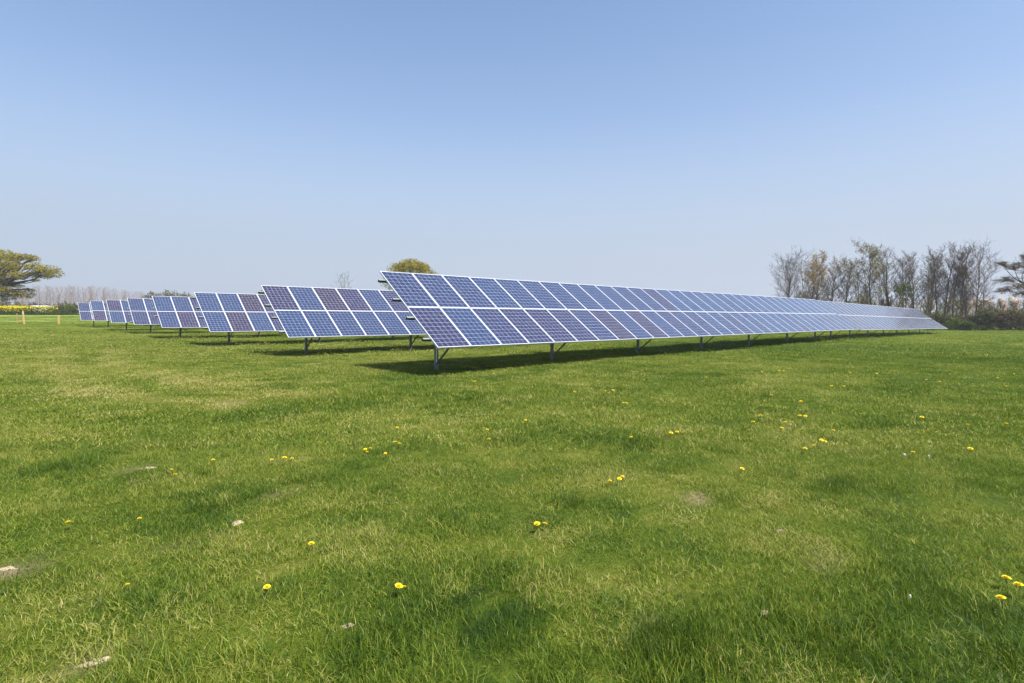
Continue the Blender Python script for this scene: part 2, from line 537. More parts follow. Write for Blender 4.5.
def scatter_object(name, pts, rot, scl, index, tone, protos):
    col = bpy.data.collections.new(name + '_tufts')
    for i, me in enumerate(protos):
        col.objects.link(bpy.data.objects.new('%s_tuft_%02d' % (name, i), me))
    me = bpy.data.meshes.new(name)
    me.vertices.add(len(pts)); me.vertices.foreach_set('co', pts.astype(np.float32).ravel())
    for nm, ty, key, arr in (('rot', 'FLOAT_VECTOR', 'vector', rot), ('scl', 'FLOAT_VECTOR', 'vector', scl), ('idx', 'INT', 'value', index), ('tone', 'FLOAT', 'value', tone)):
        a = me.attributes.new(nm, ty, 'POINT')
        a.data.foreach_set(key, np.ascontiguousarray(arr.astype(np.int32 if ty == 'INT' else np.float32)).ravel())
    me.update()
    o = obj(name, me)
    ng = bpy.data.node_groups.new(name + '_scatter', 'GeometryNodeTree')
    ng.interface.new_socket('Geometry', in_out='INPUT', socket_type='NodeSocketGeometry')
    ng.interface.new_socket('Geometry', in_out='OUTPUT', socket_type='NodeSocketGeometry')
    gi = ng.nodes.new('NodeGroupInput'); go = ng.nodes.new('NodeGroupOutput')
    ci = ng.nodes.new('GeometryNodeCollectionInfo'); ci.inputs['Collection'].default_value = col
    ci.inputs['Separate Children'].default_value = True; ci.inputs['Reset Children'].default_value = True
    ip = ng.nodes.new('GeometryNodeInstanceOnPoints'); ip.inputs['Pick Instance'].default_value = True

    def named(nm, ty):
        a = ng.nodes.new('GeometryNodeInputNamedAttribute'); a.data_type = ty; a.inputs['Name'].default_value = nm
        return a.outputs['Attribute']
    L = ng.links.new
    L(gi.outputs[0], ip.inputs['Points']); L(ci.outputs[0], ip.inputs['Instance'])
    L(named('idx', 'INT'), ip.inputs['Instance Index'])
    er = ng.nodes.new('FunctionNodeEulerToRotation'); L(named('rot', 'FLOAT_VECTOR'), er.inputs[0]); L(er.outputs[0], ip.inputs['Rotation'])
    L(named('scl', 'FLOAT_VECTOR'), ip.inputs['Scale'])
    L(ip.outputs[0], go.inputs[0])
    md = o.modifiers.new('scatter', 'NODES'); md.node_group = ng
    return o


protos = []
for i in range(5): protos.append(blades_mesh('fine%d' % i, 420, .26, .018, .058, .0032, 1.05, 100 + i))     # 0-4 near, short
for i in range(3): protos.append(blades_mesh('lush%d' % i, 300, .17, .035, .10, .0036, 1.0, 120 + i))       # 5-7 near, taller tufts
for i in range(4): protos.append(blades_mesh('mid%d' % i, 480, .55, .02, .062, .0075, 1.05, 140 + i))        # 8-11
for i in range(3): protos.append(blades_mesh('far%d' % i, 420, 1.5, .02, .07, .020, 1.05, 160 + i))          # 12-14


def wedge(n_per_m2, y0, y1, side, margin):
    xm = side * y1 + margin
    n = int(n_per_m2 * (y1 - y0) * 2 * xm)
    x = rng.uniform(-xm, xm, n); y = rng.uniform(y0, y1, n)
    k = np.abs(x) < side * np.maximum(y, 0) + margin
    return x[k], y[k]


px_, py_, ids, sz = [], [], [], []
x, y = wedge(30, .3, 7.5, 1.0, 1.6); px_.append(x); py_.append(y); ids.append(rng.integers(0, 5, len(x))); sz.append(np.full(len(x), 1.))
x, y = wedge(9, .3, 9.0, 1.0, 1.6)
k = (vnoise(x, y, .9, 12) + vnoise(x, y, .28, 13) * .8) > 1.05
x, y = x[k], y[k]; px_.append(x); py_.append(y); ids.append(rng.integers(5, 8, len(x))); sz.append(.55 + .6 * rng.random(len(x)))
x, y = wedge(8.5, 6.5, 23, 1.0, 2.); px_.append(x); py_.append(y); ids.append(rng.integers(8, 12, len(x))); sz.append(np.full(len(x), 1.))
x, y = wedge(2.2, 7.5, 24, 1.0, 2.)
k = (vnoise(x, y, 1.6, 14) + vnoise(x, y, .5, 15) * .8) > 1.08
x, y = x[k], y[k]; px_.append(x); py_.append(y); ids.append(rng.integers(8, 12, len(x))); sz.append(1.15 + .3 * rng.random(len(x)))
x, y = wedge(1.1, 20, 92, 1.0, 3.)
k = rng.random(len(x)) < np.clip(1.4 - y / 110, .3, 1); x, y = x[k], y[k]
px_.append(x); py_.append(y); ids.append(rng.integers(12, 15, len(x))); sz.append(np.full(len(x), 1.))
x = np.concatenate(px_); y = np.concatenate(py_); ids = np.concatenate(ids); sz = np.concatenate(sz)
keep = soil_of(x, y) < .55
x, y, ids, sz = x[keep], y[keep], ids[keep], sz[keep]
tone = tone_of(x, y) + rng.normal(0, .10, len(x)) + (vnoise(x, y, .14, 60) - .5) * .36
tone -= .07 * ((ids >= 5) & (ids < 8))
hs = sz * (.55 + .35 * vnoise(x, y, 1.3, 16) + .75 * vnoise(x, y, .26, 17) ** 1.5) * (1.2 - .4 * tone)
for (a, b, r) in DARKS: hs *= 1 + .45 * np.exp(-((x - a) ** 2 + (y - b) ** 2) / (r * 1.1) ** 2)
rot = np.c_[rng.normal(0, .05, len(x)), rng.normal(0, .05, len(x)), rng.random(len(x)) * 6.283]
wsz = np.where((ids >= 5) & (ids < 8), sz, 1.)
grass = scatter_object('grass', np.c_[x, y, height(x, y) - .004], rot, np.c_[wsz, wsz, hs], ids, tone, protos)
tag(grass, 'short mown meadow grass covering the field', 'grass', kind='stuff')

# ------------------------------------------------------------------ solar tables
TILT = math.atan2(1.98, 2.69)
ct, st = math.cos(TILT), math.sin(TILT)
Lslope = 2 * PY - .02


def panel_meshes():
    m = MB()
    m.box(.006, PW - .006, .006, PL - .006, -.008, -.0035)
    glass = m.data('solar_panel', M['cells'])
    glass.materials.append(M['backsheet'])
    for p in glass.polygons:
        if p.normal.z < -.5: p.material_index = 1
    fr = MB(); w = .017; d = .040; zt = .0
    fr.box(0, w, 0, PL, -d, zt); fr.box(PW - w, PW, 0, PL, -d, zt)
    fr.box(w, PW - w, 0, w, -d, zt); fr.box(w, PW - w, PL - w, PL, -d, zt)
    frame = fr.data('panel_frame', M['alu'])
    return glass, frame


GLASS, FRAME = panel_meshes()
PROTO_PURL = {}


def table(loc, rz, cols, posts, label, tints=None, dip=0.0, seed=0):
    """a two-high table of panels; local x along the row, y up the slope (plan), origin under the lower left corner at the ground"""
    r = random.Random(seed)
    t = empty('solar_table', loc, rz, label, 'solar table', 'rows of solar tables')
    t.rotation_euler = (0, dip, rz)
    zb = CLEAR
    slope = Euler((TILT, 0, 0)).to_quaternion()
    for c in range(cols):
        for k in range(2):
            o = bpy.data.objects.new('solar_panel', GLASS); C.objects.link(o); o.parent = t
            s = k * PY
            jx = r.gauss(0, .0015)
            o.location = (c * PX + jx, s * ct, zb + s * st)
            o.rotation_euler = (TILT + r.gauss(0, .0012), r.gauss(0, .0015), r.gauss(0, .0004))
            v = tints.get((c, k)) if tints else None
            if v is None:
                q = r.random()
                v = r.uniform(.0, .3) if q < .45 else (r.uniform(.3, .65) if q < .8 else r.uniform(.7, 1.))
            o['tint'] = v
            f = bpy.data.objects.new('panel_frame', FRAME); C.objects.link(f); f.parent = o
    length = cols * PX

    def on(x, s, off):   # a point under the panel plane
        return Vector((x, s * ct + off * st, zb + s * st - off * ct))
    nrm = Vector((0, -st, ct))
    for s in (.40, 1.27, 2.07, 2.95):
        m = MB(); m.profile(on(-.19, s, .078), on(length + .16, s, .078), c_profile(.055, .072, .005, .016), nrm)
        m.build('purlin', M['galv'], t)
    for b in posts:
        m = MB(); m.profile(on(b, .22, .166), on(b, 3.12, .166), c_profile(.06, .10), nrm); m.build('rafter', M['galv'], t)
        top = on(b + .03, 1.35 / ct, .17)
        m = MB(); m.profile((b + .035 + .06, top.y, -.5), (b + .035 + .06, top.y, top.z + .03), c_profile(.088, .07, .008, .03), (0, 1, 0)); m.build('post', M['galv'], t)
        m = MB(); e = on(b + .035, .52, .17)
        m.profile((b + .06, top.y - .05, .17), (b + .06, e.y, e.z), c_profile(.038, .038, .006, .010), (0, 0, 1)); m.build('brace', M['galv'], t)
        m = MB(); m.box(b + .032, b + .05, top.y - .075, top.y + .03, .12, .22); m.build('brace_bracket', M['galv'], t)
    return t


# colours of the panels that can be told apart in the photograph: 0 blue ... 1 purple-brown
T1 = {(0, 0): .62, (0, 1): .35, (1, 0): .12, (1, 1): .28, (2, 0): .5, (2, 1): .3, (3, 0): .6, (3, 1): .12, (4, 0): .66, (4, 1): .2, (5, 0): .6, (5, 1): .18,
      (6, 0): .4, (6, 1): .2, (7, 0): .85, (7, 1): .2, (8, 0): .25, (8, 1): .1, (9, 0): .85, (9, 1): .2, (10, 0): .2, (10, 1): .25, (11, 0): .5, (11, 1): .3}
for c in range(12, 32):
    T1[(c, 0)] = random.choice([.15, .3, .4, .5, .6]); T1[(c, 1)] = random.choice([.05, .1, .2, .3])
T1[(12, 1)] = .7
TR = [T1,
      {(0, 0): .0, (1, 0): .15, (2, 0): .2, (3, 0): .15, (4, 0): .2, (5, 0): .25, (0, 1): .75, (1, 1): .2, (2, 1): .95, (3, 1): .75, (4, 1): .25, (5, 1): .65, (6, 1): .4, (6, 0): .2},
      {(0, 0): .1, (1, 0): .9, (2, 0): .05, (3, 0): .6, (0, 1): .1, (1, 1): .15, (2, 1): 1., (3, 1): .8},
      {(0, 0): .2, (1, 0): .8, (2, 0): .4, (0, 1): .05, (1, 1): .2, (2, 1): .6},
      {(0, 0): .5, (1, 0): .7, (0, 1): .3, (1, 1): .1, (2, 1): .5},
      {(0, 0): .1, (1, 0): .6, (0, 1): .8, (1, 1): .1},
      {(0, 0): .85, (1, 0): .3, (0, 1): .05, (1, 1): .6},
      {(0, 0): .5, (1, 0): .6, (0, 1): .4, (1, 1): .5}]
labels = ['long near half of the front row of tilted blue and purple solar panels',
          'second row of solar panels, just behind the left end of the front row',
          'third row of solar panels, left end showing beside the second row',
          'fourth row of solar panels counted back from the front row',
          'fifth row of solar panels counted back from the front row',
          'sixth row of solar panels counted back from the front row',
          'seventh row of solar panels, next to the farthest row on the left',
          'farthest row of solar panels at the left end, nearest the two yellow fence stakes']
for k, (X, Y, Z) in enumerate(ROWS):
    cols = [32, 20, 14, 12, 10, 10, 10, 10][k]
    posts = [.88 + 4.8 * i for i in range(int((cols * PX - .4) // 4.8) + 1)]
    if k: posts = [q + .28 for q in posts if q + .4 < cols * PX]
    if k == 0: posts = [.88, 5.45, 10.3, 15.2, 20.0, 24.9, 29.3, 32.2]
    table((X, Y, Z + EYE - CLEAR), ROW_A, cols, posts, labels[k], TR[k], seed=k)
s0 = 32 * PX + .28
X, Y, Z = ROWS[0]
tb = {(c, k): random.choice([.4, .5, .6, .7, .8]) for c in range(29) for k in range(2)}  # greyer tints put this half's paler grazing reflection into the cell colour
table((X + U.x * s0, Y + U.y * s0, Z + EYE - CLEAR - .05), ROW_A, 28, [2.9, 7.2, 11.5, 15.7, 20., 24.3, 27.9],
      'far half of the front row of solar panels, with its pointed right end', tb, dip=.0088, seed=21)


# ------------------------------------------------------------------ dandelions, seed clocks and earth clods
def dandelion_meshes(seed, clock=False):
    r = random.Random(seed)
    h = r.uniform(.056, .066)
    v, f = [], []
    for i in range(5):
        a = i / 4
        for k in range(5):
            an = k * 2 * math.pi / 5
            v.append((math.cos(an) * .0022 + .012 * a * a, math.sin(an) * .0022, -.02 + a * (h + .02)))
    for i in range(4):
        for k in range(5): f.append((i * 5 + k, i * 5 + (k + 1) % 5, i * 5 + 5 + (k + 1) % 5, i * 5 + 5 + k))
    stem = mesh('stem', v, f, M['stem'], True)
    v, f = [], []
    cx = .012
    if not clock:
        for ring, (n, rad, z0, up) in enumerate(((22, .021, .000, .15), (18, .017, .002, .35), (12, .012, .003, .7), (7, .007, .004, 1.3))):
            for i in range(n):
                a = (i + r.random() * .5) / n * 2 * math.pi
                L = rad * r.uniform(.88, 1.08); w = .0026
                d = Vector((math.cos(a), math.sin(a), 0)); s = Vector((-math.sin(a), math.cos(a), 0))
                zt = h + z0 + L * up * .7
                b = len(v)
                c0 = Vector((cx, 0, h + z0 - .001))
                v += [c0 + d * .002 - s * w * .5, c0 + d * .002 + s * w * .5, Vector((cx, 0, zt)) + d * L * .75 + s * w, Vector((cx, 0, zt + .001)) + d * L, Vector((cx, 0, zt)) + d * L * .75 - s * w]
                f += [(b, b + 1, b + 2, b + 4), (b + 4, b + 2, b + 3)]
        b = len(v)
        for i in range(6):  # the green cup below
            a = i / 6 * 6.283; v.append(Vector((cx + math.cos(a) * .007, math.sin(a) * .007, h))); v.append(Vector((cx + math.cos(a) * .003, math.sin(a) * .003, h - .012)))
        for i in range(6):
            j = (i + 1) % 6; f.append((b + 2 * i, b + 2 * j, b + 2 * j + 1, b + 2 * i + 1))
        head = mesh('flower_head', v, f, M['petal'])
    else:
        for i in range(260):
            z = 1 - 2 * (i + .5) / 260; a = i * 2.39996
            q = math.sqrt(1 - z * z); d = Vector((q * math.cos(a), q * math.sin(a), z))
            c = Vector((cx, 0, h + .01)); tip = c + d * .022
            s = d.orthogonal().normalized(); s2 = d.cross(s)
            b = len(v)
            v += [c, tip + s * .003, tip - s * .003, tip + s2 * .003, tip - s2 * .003]
            f += [(b, b + 1, b + 2), (b, b + 3, b + 4), (b + 1, b + 3, b + 2), (b + 1, b + 2, b + 4)]
        head = mesh('seed_head', v, f, M['seed'])
    return stem, head


DM = [dandelion_meshes(i) for i in range(4)]
CM = dandelion_meshes(9, True)
near = 'dandelions flowering in the near grass'
farg = 'tiny yellow dandelions dotted across the field'
faint = 'tiny yellow dandelion head dotted in the distant grass in front of the long panel row'
flowers = [
    (393.5, 585.7, 1.15, 'single bright yellow dandelion alone in the grass near the bottom centre'),
    (538.7, 524.3, 1.2, 'larger left flower of the touching pair of yellow dandelions in the middle of the lawn'),
    (544.6, 525.6, .95, 'smaller right flower of the touching pair of yellow dandelions in the middle of the lawn'),
    (1008.5, 579.5, 1.2, 'topmost of the three yellow dandelions at the right edge of the photo'),
    (1020.5, 588, 1.2, 'rightmost of the three yellow dandelions at the right edge, cut by the frame'),
    (1003, 599.7, 1.2, 'lowest of the three yellow dandelions at the right edge of the photo'),
    (71.4, 523, 1.0, 'small yellow dandelion nearest the left edge of the near lawn'),
    (140, 519, .8, 'pale small yellow dandelion between the left-edge one and the earth clod'),
    (310, 545.5, 1.05, 'single yellow dandelion right of the bare earth spot in the near left grass'),
    (267.4, 585.4, 1.0, 'single yellow dandelion low in the near left grass above the flat clod'),
    (127, 586, .6, 'half-hidden dull yellow dandelion low at the left of the near grass'),
    (404, 587.5, .55, 'tiny dull dandelion bud just right of the bright bottom-centre dandelion'),
    (174.4, 476, 1.15, 'brightest yellow dandelion on the left beside the small pale clod'),
    (171, 470, .8, 'dull small dandelion just above the bright left one near the pale clod'),
    (213.6, 460.3, .9, 'lone yellow dandelion left of the row of three in the left grass'),
    (273, 460, .9, 'left flower of the row of three dandelions in the left grass'),
    (283, 459, 1.2, 'middle flower of the row of three dandelions in the left grass'),
    (291, 459, 1.0, 'right flower of the row of three dandelions in the left grass'),
    (741, 469, 1.1, 'lone yellow dandelion right of centre, nearest below the wide scatter of flowers'),
    (611, 481, 1.0, 'left flower of the little group of three dandelions just right of centre'),
    (620, 479.5, 1.1, 'middle flower of the little group of three dandelions just right of centre'),
    (623, 476.5, 1.0, 'upper right flower of the little group of three dandelions just right of centre'),
    (490, 440.7, 1.35, 'bright yellow dandelion in mid field, below a close pair of small ones'),
    (483, 428, 1.0, 'left flower of the close pair of small dandelions in mid field'),
    (486.5, 430, 1.0, 'right flower of the close pair of small dandelions in mid field'),
    (634, 437, 1.25, 'lone yellow dandelion left of the tight pair right of centre'),
    (671, 434, 1.35, 'left flower of the tight pair of dandelions right of centre'),
    (676, 431.5, 1.25, 'right flower of the tight pair of dandelions right of centre'),
    (969, 450, 1.45, 'brightest yellow dandelion in the right grass, right of the white seed clock'),
    (911, 452, 1.1, 'yellow dandelion touching the right side of the white seed clock'),
]
for (a, b, s) in [(366.6, 450, 1.1), (370.6, 449, 1.1), (366, 453, .9), (385.5, 453, 1.), (397, 443, 1.2), (401.5, 444, 1.2), (397, 428.4, 1.),
                  (493.8, 374, 1.5), (529.7, 376, 1.5), (476, 381.5, 1.3), (474, 382, 1.3), (644.3, 380, 1.4), (575, 393, 1.4), (604, 391, 1.4), (612, 391, 1.5), (627, 403.5, 1.6), (623, 404, 1.3), (526, 420, 1.),
                  (706, 378, 1.7), (760.6, 372, 1.5), (779, 371, 1.7), (783.5, 371, 1.7), (796, 354.5, 2.), (833.5, 373.6, 1.6), (848.6, 373, 1.6), (876, 373.6, 1.5), (894, 372, 1.9), (950, 374, 1.7), (954, 374, 1.7),
                  (926, 380, 1.5), (938.6, 382, 1.5), (998, 378, 1.9), (1005, 387, 1.5), (1013.5, 374, 1.5), (771, 396, 1.6), (780, 389, 1.3), (798.6, 403, 1.7), (801.6, 401.5, 1.7), (761, 416.6, 1.5), (801.6, 416, 1.7), (804.5, 417, 1.7),
                  (754, 422.6, 1.5), (787.5, 423, 1.3), (835, 430.7, 1.2), (821, 441, 1.2), (824, 441.5, 1.5), (815, 446.5, 1.1), (804, 449, 1.3), (921.5, 417.6, 1.7), (966.5, 425, 1.3), (1008, 425, 1.6), (833, 386, 1.4), (845, 387, 1.4), (780, 427.6, 1.)]:
    flowers.append((a, b, s, faint))
for i, (a, b, s, lb) in enumerate(flowers):
    s = min(s, 1.45)
    p = ground_at(a, b); p = ground_at(a, b + .062 * s * F / p.y * .93)
    t = empty('dandelion', (p.x, p.y, p.z), random.random() * 6.28, lb, 'dandelion', farg if lb == faint else near)
    t.scale = (s, s, s)
    st_, hd_ = DM[i % 4]
    obj('stem', st_, t); h_ = obj('flower_head', hd_, t)
    h_.rotation_euler = (random.gauss(0, .12), random.gauss(0, .12), 0)
for (a, b, lb) in [(903.4, 453.5, 'round white dandelion seed clock in the right grass'), (928, 455, 'smaller faint white seed clock right of the bigger seed clock'),
                   (909, 591.5, 'tiny white seed clock low in the right foreground grass')]:
    p = ground_at(a, b); p = ground_at(a, b + .07 * F / p.y)
    t = empty('dandelion_clock', p, 0, lb, 'seed head'); s = .62 if a < 905 else .42; s *= .7 if b > 500 else 1
    t.scale = (s, s, max(s, .75) if b < 500 else .6)
    obj('stem', CM[0], t); obj('seed_head', CM[1], t)


def clod(px, py, sx, sy, h, label, seed, mat='clod'):
    r = np.random.default_rng(seed)
    p = ground_at(px, py)
    nu, nv = 18, 7
    v, f = [], []
    for i in range(nv):
        t = i / (nv - 1)
        for k in range(nu):
            a = k / nu * 2 * math.pi
            w = 1 + .28 * math.sin(a * 2 + seed) + .16 * math.sin(a * 5 + seed * 2.3) + .09 * r.normal()
            rr = math.cos(t * math.pi / 2) * w
            v.append((rr * math.cos(a) * sx, rr * math.sin(a) * sy, -.01 + math.sin(t * math.pi / 2) * h * .5 * (1 + .2 * r.normal())))
    for i in range(nv - 1):
        for k in range(nu): f.append((i * nu + k, i * nu + (k + 1) % nu, (i + 1) * nu + (k + 1) % nu, (i + 1) * nu + k))
    o = obj('earth_clod', mesh('earth_clod', v, f, M[mat]), None, p)
    o.rotation_euler = (0, 0, r.random() * .8)
    tag(o, label, 'clod', 'dry earth clods in the grass')


clod(94, 663, .065, .024, .04, 'largest flat pale clod of dry earth at the bottom left corner', 3)
clod(348, 626, .045, .016, .035, 'small flat pale clod in the grass left of the bottom centre', 4)
clod(237, 523, .06, .04, .04, 'pale clod on a bare spot in the left grass, left of a lone dandelion', 5)
clod(7, 569, .06, .03, .04, 'pale clod on the bare spot cut by the left edge', 6)
clod(149, 468, .075, .035, .04, 'pale clod beside the bright dandelion in the left grass', 7)
clod(765, 613, .025, .02, .045, 'little pinkish clod with a dark shadow in the right foreground', 8)
clod(780, 531, .035, .03, .04, 'little pale clod left of the dry grass patch in the right foreground', 9)


# ------------------------------------------------------------------ trees
def prisms(segs):
    """segments (p0, p1, r0, r1) -> triangular or hexagonal tubes"""
    S = np.array([(*a, *b, r0, r1) for a, b, r0, r1 in segs], float)
    k = 4
    p0, p1 = S[:, :3], S[:, 3:6]
    d = p1 - p0
    d /= np.linalg.norm(d, axis=1)[:, None] + 1e-9
    ref = np.where(np.abs(d[:, 2:3]) > .9, np.array([[1., 0, 0]]), np.array([[0, 0, 1.]]))
    s = np.cross(d, ref); s /= np.linalg.norm(s, axis=1)[:, None] + 1e-9
    u = np.cross(s, d)
    V = []
    for (p, r) in ((p0, S[:, 6]), (p1, S[:, 7])):
        for i in range(k):
            a = i * 2 * math.pi / k
            V.append(p + (s * math.cos(a) + u * math.sin(a)) * r[:, None])
    V = np.stack(V, 1).reshape(-1, 3)
    b = np.arange(len(S))[:, None] * 2 * k
    Fq = np.concatenate([b + np.array([[i, (i + 1) % k, k + (i + 1) % k, k + i]]) for i in range(k)], 0)
    return V, Fq


def leaf_quads(pts, size, r, flat=.0):
    n = len(pts)
    a = r.normal(size=(n, 3)); a[:, 2] *= (1 - flat); a /= np.linalg.norm(a, axis=1)[:, None]
    b = r.normal(size=(n, 3)); b -= (a * b).sum(1)[:, None] * a; b /= np.linalg.norm(b, axis=1)[:, None]
    s = size * (.5 + r.random(n))[:, None]
    V = np.stack([pts - a * s, pts - b * s * .6, pts + a * s, pts + b * s * .6], 1).reshape(-1, 3)
    Fq = np.arange(n)[:, None] * 4 + np.array([[0, 1, 2, 3]])
    return V, Fq


def crown_mesh(name, parts):
    """parts: (V, F, material, rnd or None)"""
    Vs, Fs, mi, rn = [], [], [], []
    off = 0; mats = []
    for V, Fq, mat in parts:
        if not len(V): continue
        Vs.append(V); Fs.append(Fq + off); off += len(V)
        if mat not in mats: mats.append(mat)
        mi.append(np.full(len(Fq), mats.index(mat)))
        q = rng.random(len(V) // 4 + 1); rn.append(np.repeat(q, 4)[:len(V)])
    me = mesh(name, np.concatenate(Vs), np.concatenate(Fs))
    for m in mats: me.materials.append(m)
    me.polygons.foreach_set('material_index', np.concatenate(mi).astype(np.int32))
    a = me.attributes.new('rnd', 'FLOAT', 'POINT'); a.data.foreach_set('value', np.concatenate(rn).astype(np.float32))
    me.update()
    return me


def bare_tree_data(h, spread, seed, r0=.16, fork=.22, lean=(0, 0), limbs=13, sub=6, tw=5, stems=1, up=.55, rt=.013, twm='twig', barkm='bark', leaf=None, nleaf=0, lsize=.1):
    r = random.Random(seed)
    big, small, tips = [], [], []

    def walk(p, d, L, ra, rb, n, store, wob, tropism):
        pts = [(p.copy(), ra)]
        for i in range(n):
            d = (d + Vector((r.gauss(0, wob), r.gauss(0, wob), r.gauss(0, wob * .6) + tropism))).normalized()
            q = p + d * (L / n); rr = ra + (rb - ra) * (i + 1) / n
            store.append((tuple(p), tuple(q), pts[-1][1], rr)); p = q; pts.append((p.copy(), rr))
        return pts, d

    for s in range(stems):
        ang = r.random() * 6.28
        d0 = Vector((lean[0] + (0 if stems == 1 else .14 * math.cos(ang + s * 3)), lean[1] + (0 if stems == 1 else .14 * math.sin(ang + s * 3)), 1)).normalized()
        tr, _ = walk(Vector((.25 * s, .1 * s, -.4)), d0, h * .93, r0, .03, 9, big, .05, .03)
        for i in range(limbs):
            t = fork + (1 - fork) * (i + .5 * r.random()) / limbs
            k = min(int(t * 9), 8); f_ = t * 9 - k
            base = tr[k][0].lerp(tr[k + 1][0], f_); rb_ = tr[k][1]
            a = i * 2.4 + r.random() * .8
            out = Vector((math.cos(a), math.sin(a), 0))
            L = (spread * (1.15 - .75 * max(0, t - .3) ** 1.0) * r.uniform(.75, 1.15)) * (.8 if t < fork + .1 else 1)
            d = (out + Vector((0, 0, up * r.uniform(.7, 1.5)))).normalized()
            lm, _ = walk(base, d, L, min(rb_ * .5, .045), .014, 5, big, .10, .10)
            for j in range(sub):
                q = 1 + int((j + r.random()) / sub * 4); q = min(q, 4)
                b2 = lm[q][0].lerp(lm[q + 1][0] if q < 5 else lm[q][0], r.random())
                dd = (Vector((r.gauss(0, 1), r.gauss(0, 1), r.gauss(.5, .5))).normalized() + d * .8 + Vector((0, 0, .35))).normalized()
                br, _ = walk(b2, dd, L * r.uniform(.3, .55), .015, .008, 3, small, .14, .07)
                for m in range(tw):
                    q2 = min(1 + int(r.random() * 3), 3)
                    d3 = (Vector((r.gauss(0, 1), r.gauss(0, 1), r.gauss(.4, .7))).normalized() + dd * .7).normalized()
                    tg, _ = walk(br[q2][0], d3, L * r.uniform(.15, .34), rt, rt * .5, 2, small, .2, .04)
                    tips.append(tg[-1][0]); tips.append(tg[1][0])
    V, Fq = prisms(big)
    trunk = mesh('trunk', V, Fq, M[barkm], True)
    V, Fq = prisms(small)
    parts = [(V, Fq, M[twm])]
    if leaf:
        nr = np.random.default_rng(seed)
        tp = np.array([tuple(x) for x in tips])
        # leaves come in clumps: keep the tips that lie where a coarse noise is high
        n1 = vnoise(tp[:, 0] + tp[:, 2] * .7, tp[:, 1] + tp[:, 2], .7, seed)
        tp = tp[n1 > .42]
        sel = tp[nr.integers(0, len(tp), nleaf)] + nr.normal(0, .16, (nleaf, 3))
        V, Fq = leaf_quads(sel, lsize, nr); parts.append((V, Fq, M[leaf]))
    return trunk, crown_mesh('crown', parts)


def plant_tree(name, data, loc, label, cat, group=None, rz=0, scale=1.):
    t = empty(name, loc, rz, label, cat, group)
    t.scale = (scale,) * 3 if not isinstance(scale, tuple) else scale
    obj('trunk', data[0], t); obj('crown', data[1], t)
    return t


def base_at(px, Y):
    x = (px - 512) / F * Y
    return Vector((x, Y, H(x, Y) - .05))


def top_h(py, Y, z0):
    return at(512, py, Y).z - z0


# right-hand line of bare trees
gR = 'tall thin trees in the line behind the right end of the solar row'
RT = [  # x, top y, depth, spread m, stems, leaf, nleaf, lean, label
    (790, 258, 100, 4.6, 2, None, 0, (-.10, 0), 'leftmost bare tree of the right-hand line, wide fan of grey twigs with no leaves'),
    (813, 256, 98, 3.6, 2, 'bronze', 6000, (0, 0), 'bronze-leaved tree second from the left in the right-hand line'),
    (834, 258, 97, 3.0, 1, 'bronze', 1100, (0, 0), 'thin nearly bare tree between the bronze tree and the olive one'),
    (846, 258, 96, 2.8, 1, 'olive', 2400, (.03, 0), 'slim olive-tinged tree just left of the tall clumpy-leaved tree'),
    (875, 246, 94, 3.9, 1, 'olive', 6500, (-.07, 0), 'tall leaning tree with olive leaf clumps along its crown'),
    (889, 246, 93, 3.2, 2, None, 0, (.0, 0), 'tall bare twin-stemmed tree just right of the clumpy-leaved tree'),
    (903, 254, 92, 2.7, 1, None, 0, (.02, 0), 'thin bare tree behind the little dark evergreen'),
    (916, 249, 91, 2.6, 1, None, 0, (-.02, 0), 'bare tree just right of the little dark evergreen'),
    (923.5, 248, 90, 2.6, 1, None, 0, (.0, 0), 'dark-stemmed bare tree second to the right of the little evergreen'),
    (935.6, 245, 89, 2.7, 1, 'olive', 500, (.0, 0), 'bare tree above the pointed right end of the solar row'),
    (943.7, 240, 88, 2.6, 1, None, 0, (.02, 0), 'tallest bare tree of the right-hand line with a thick dark trunk'),
    (952, 242, 87, 2.7, 1, None, 0, (.02, 0), 'bare tree directly right of the tallest one'),
    (959, 243, 87.5, 2.2, 2, None, 0, (.05, 0), 'forked bare tree between the tallest one and the rightmost leaning one'),
    (929, 252, 92, 2.4, 1, None, 0, (.01, 0), 'slim bare tree between the dark-stemmed one and the one over the row end'),
    (966, 262, 86, 1.8, 1, 'bronze', 500, (.0, 0), 'short thin bare tree with a few brown leaves low in the right group'),
    (974, 249, 85, 4.2, 1, None, 0, (.10, 0), 'rightmost bare tree leaning right with long upswept side branches'),
]
for i, (px, ty, Y, sp, stm, lf, nl, ln, lb) in enumerate(RT):
    b = base_at(px, Y); h = top_h(ty, Y, b.z) / 1.02
    d = bare_tree_data(h, sp, 300 + i, r0=.20 if px in (943.7, 889, 875) else .155, fork=.22, lean=ln, limbs=20 if stm == 1 else 14, sub=8, tw=7 if stm == 1 else 6, stems=stm, up=1.0, rt=.013, leaf=lf, nleaf=nl, lsize=.075)
    plant_tree('tree', d, b, lb, 'tree', gR)


BT = [bare_tree_data(11.5, 2.9, 380 + i, r0=.13, fork=.14, limbs=13, sub=5, tw=5, up=1.0, rt=.014) for i in range(3)]
for i, (px, ty) in enumerate([(803, 263), (824, 264), (857, 260), (866, 263), (897, 259), (911, 258), (929, 257), (947, 255), (966, 258), (984, 266)]):
    Y = 108 - i * .6; b = base_at(px, Y); h = top_h(ty, Y, b.z)
    plant_tree('tree', BT[i % 3], b, 'fainter bare tree in the back line, seen between the front trunks on the right', 'tree', 'back line of bare trees on the right', rz=i * 1.9, scale=(h / 11.6, h / 11.6, h / 11.6))


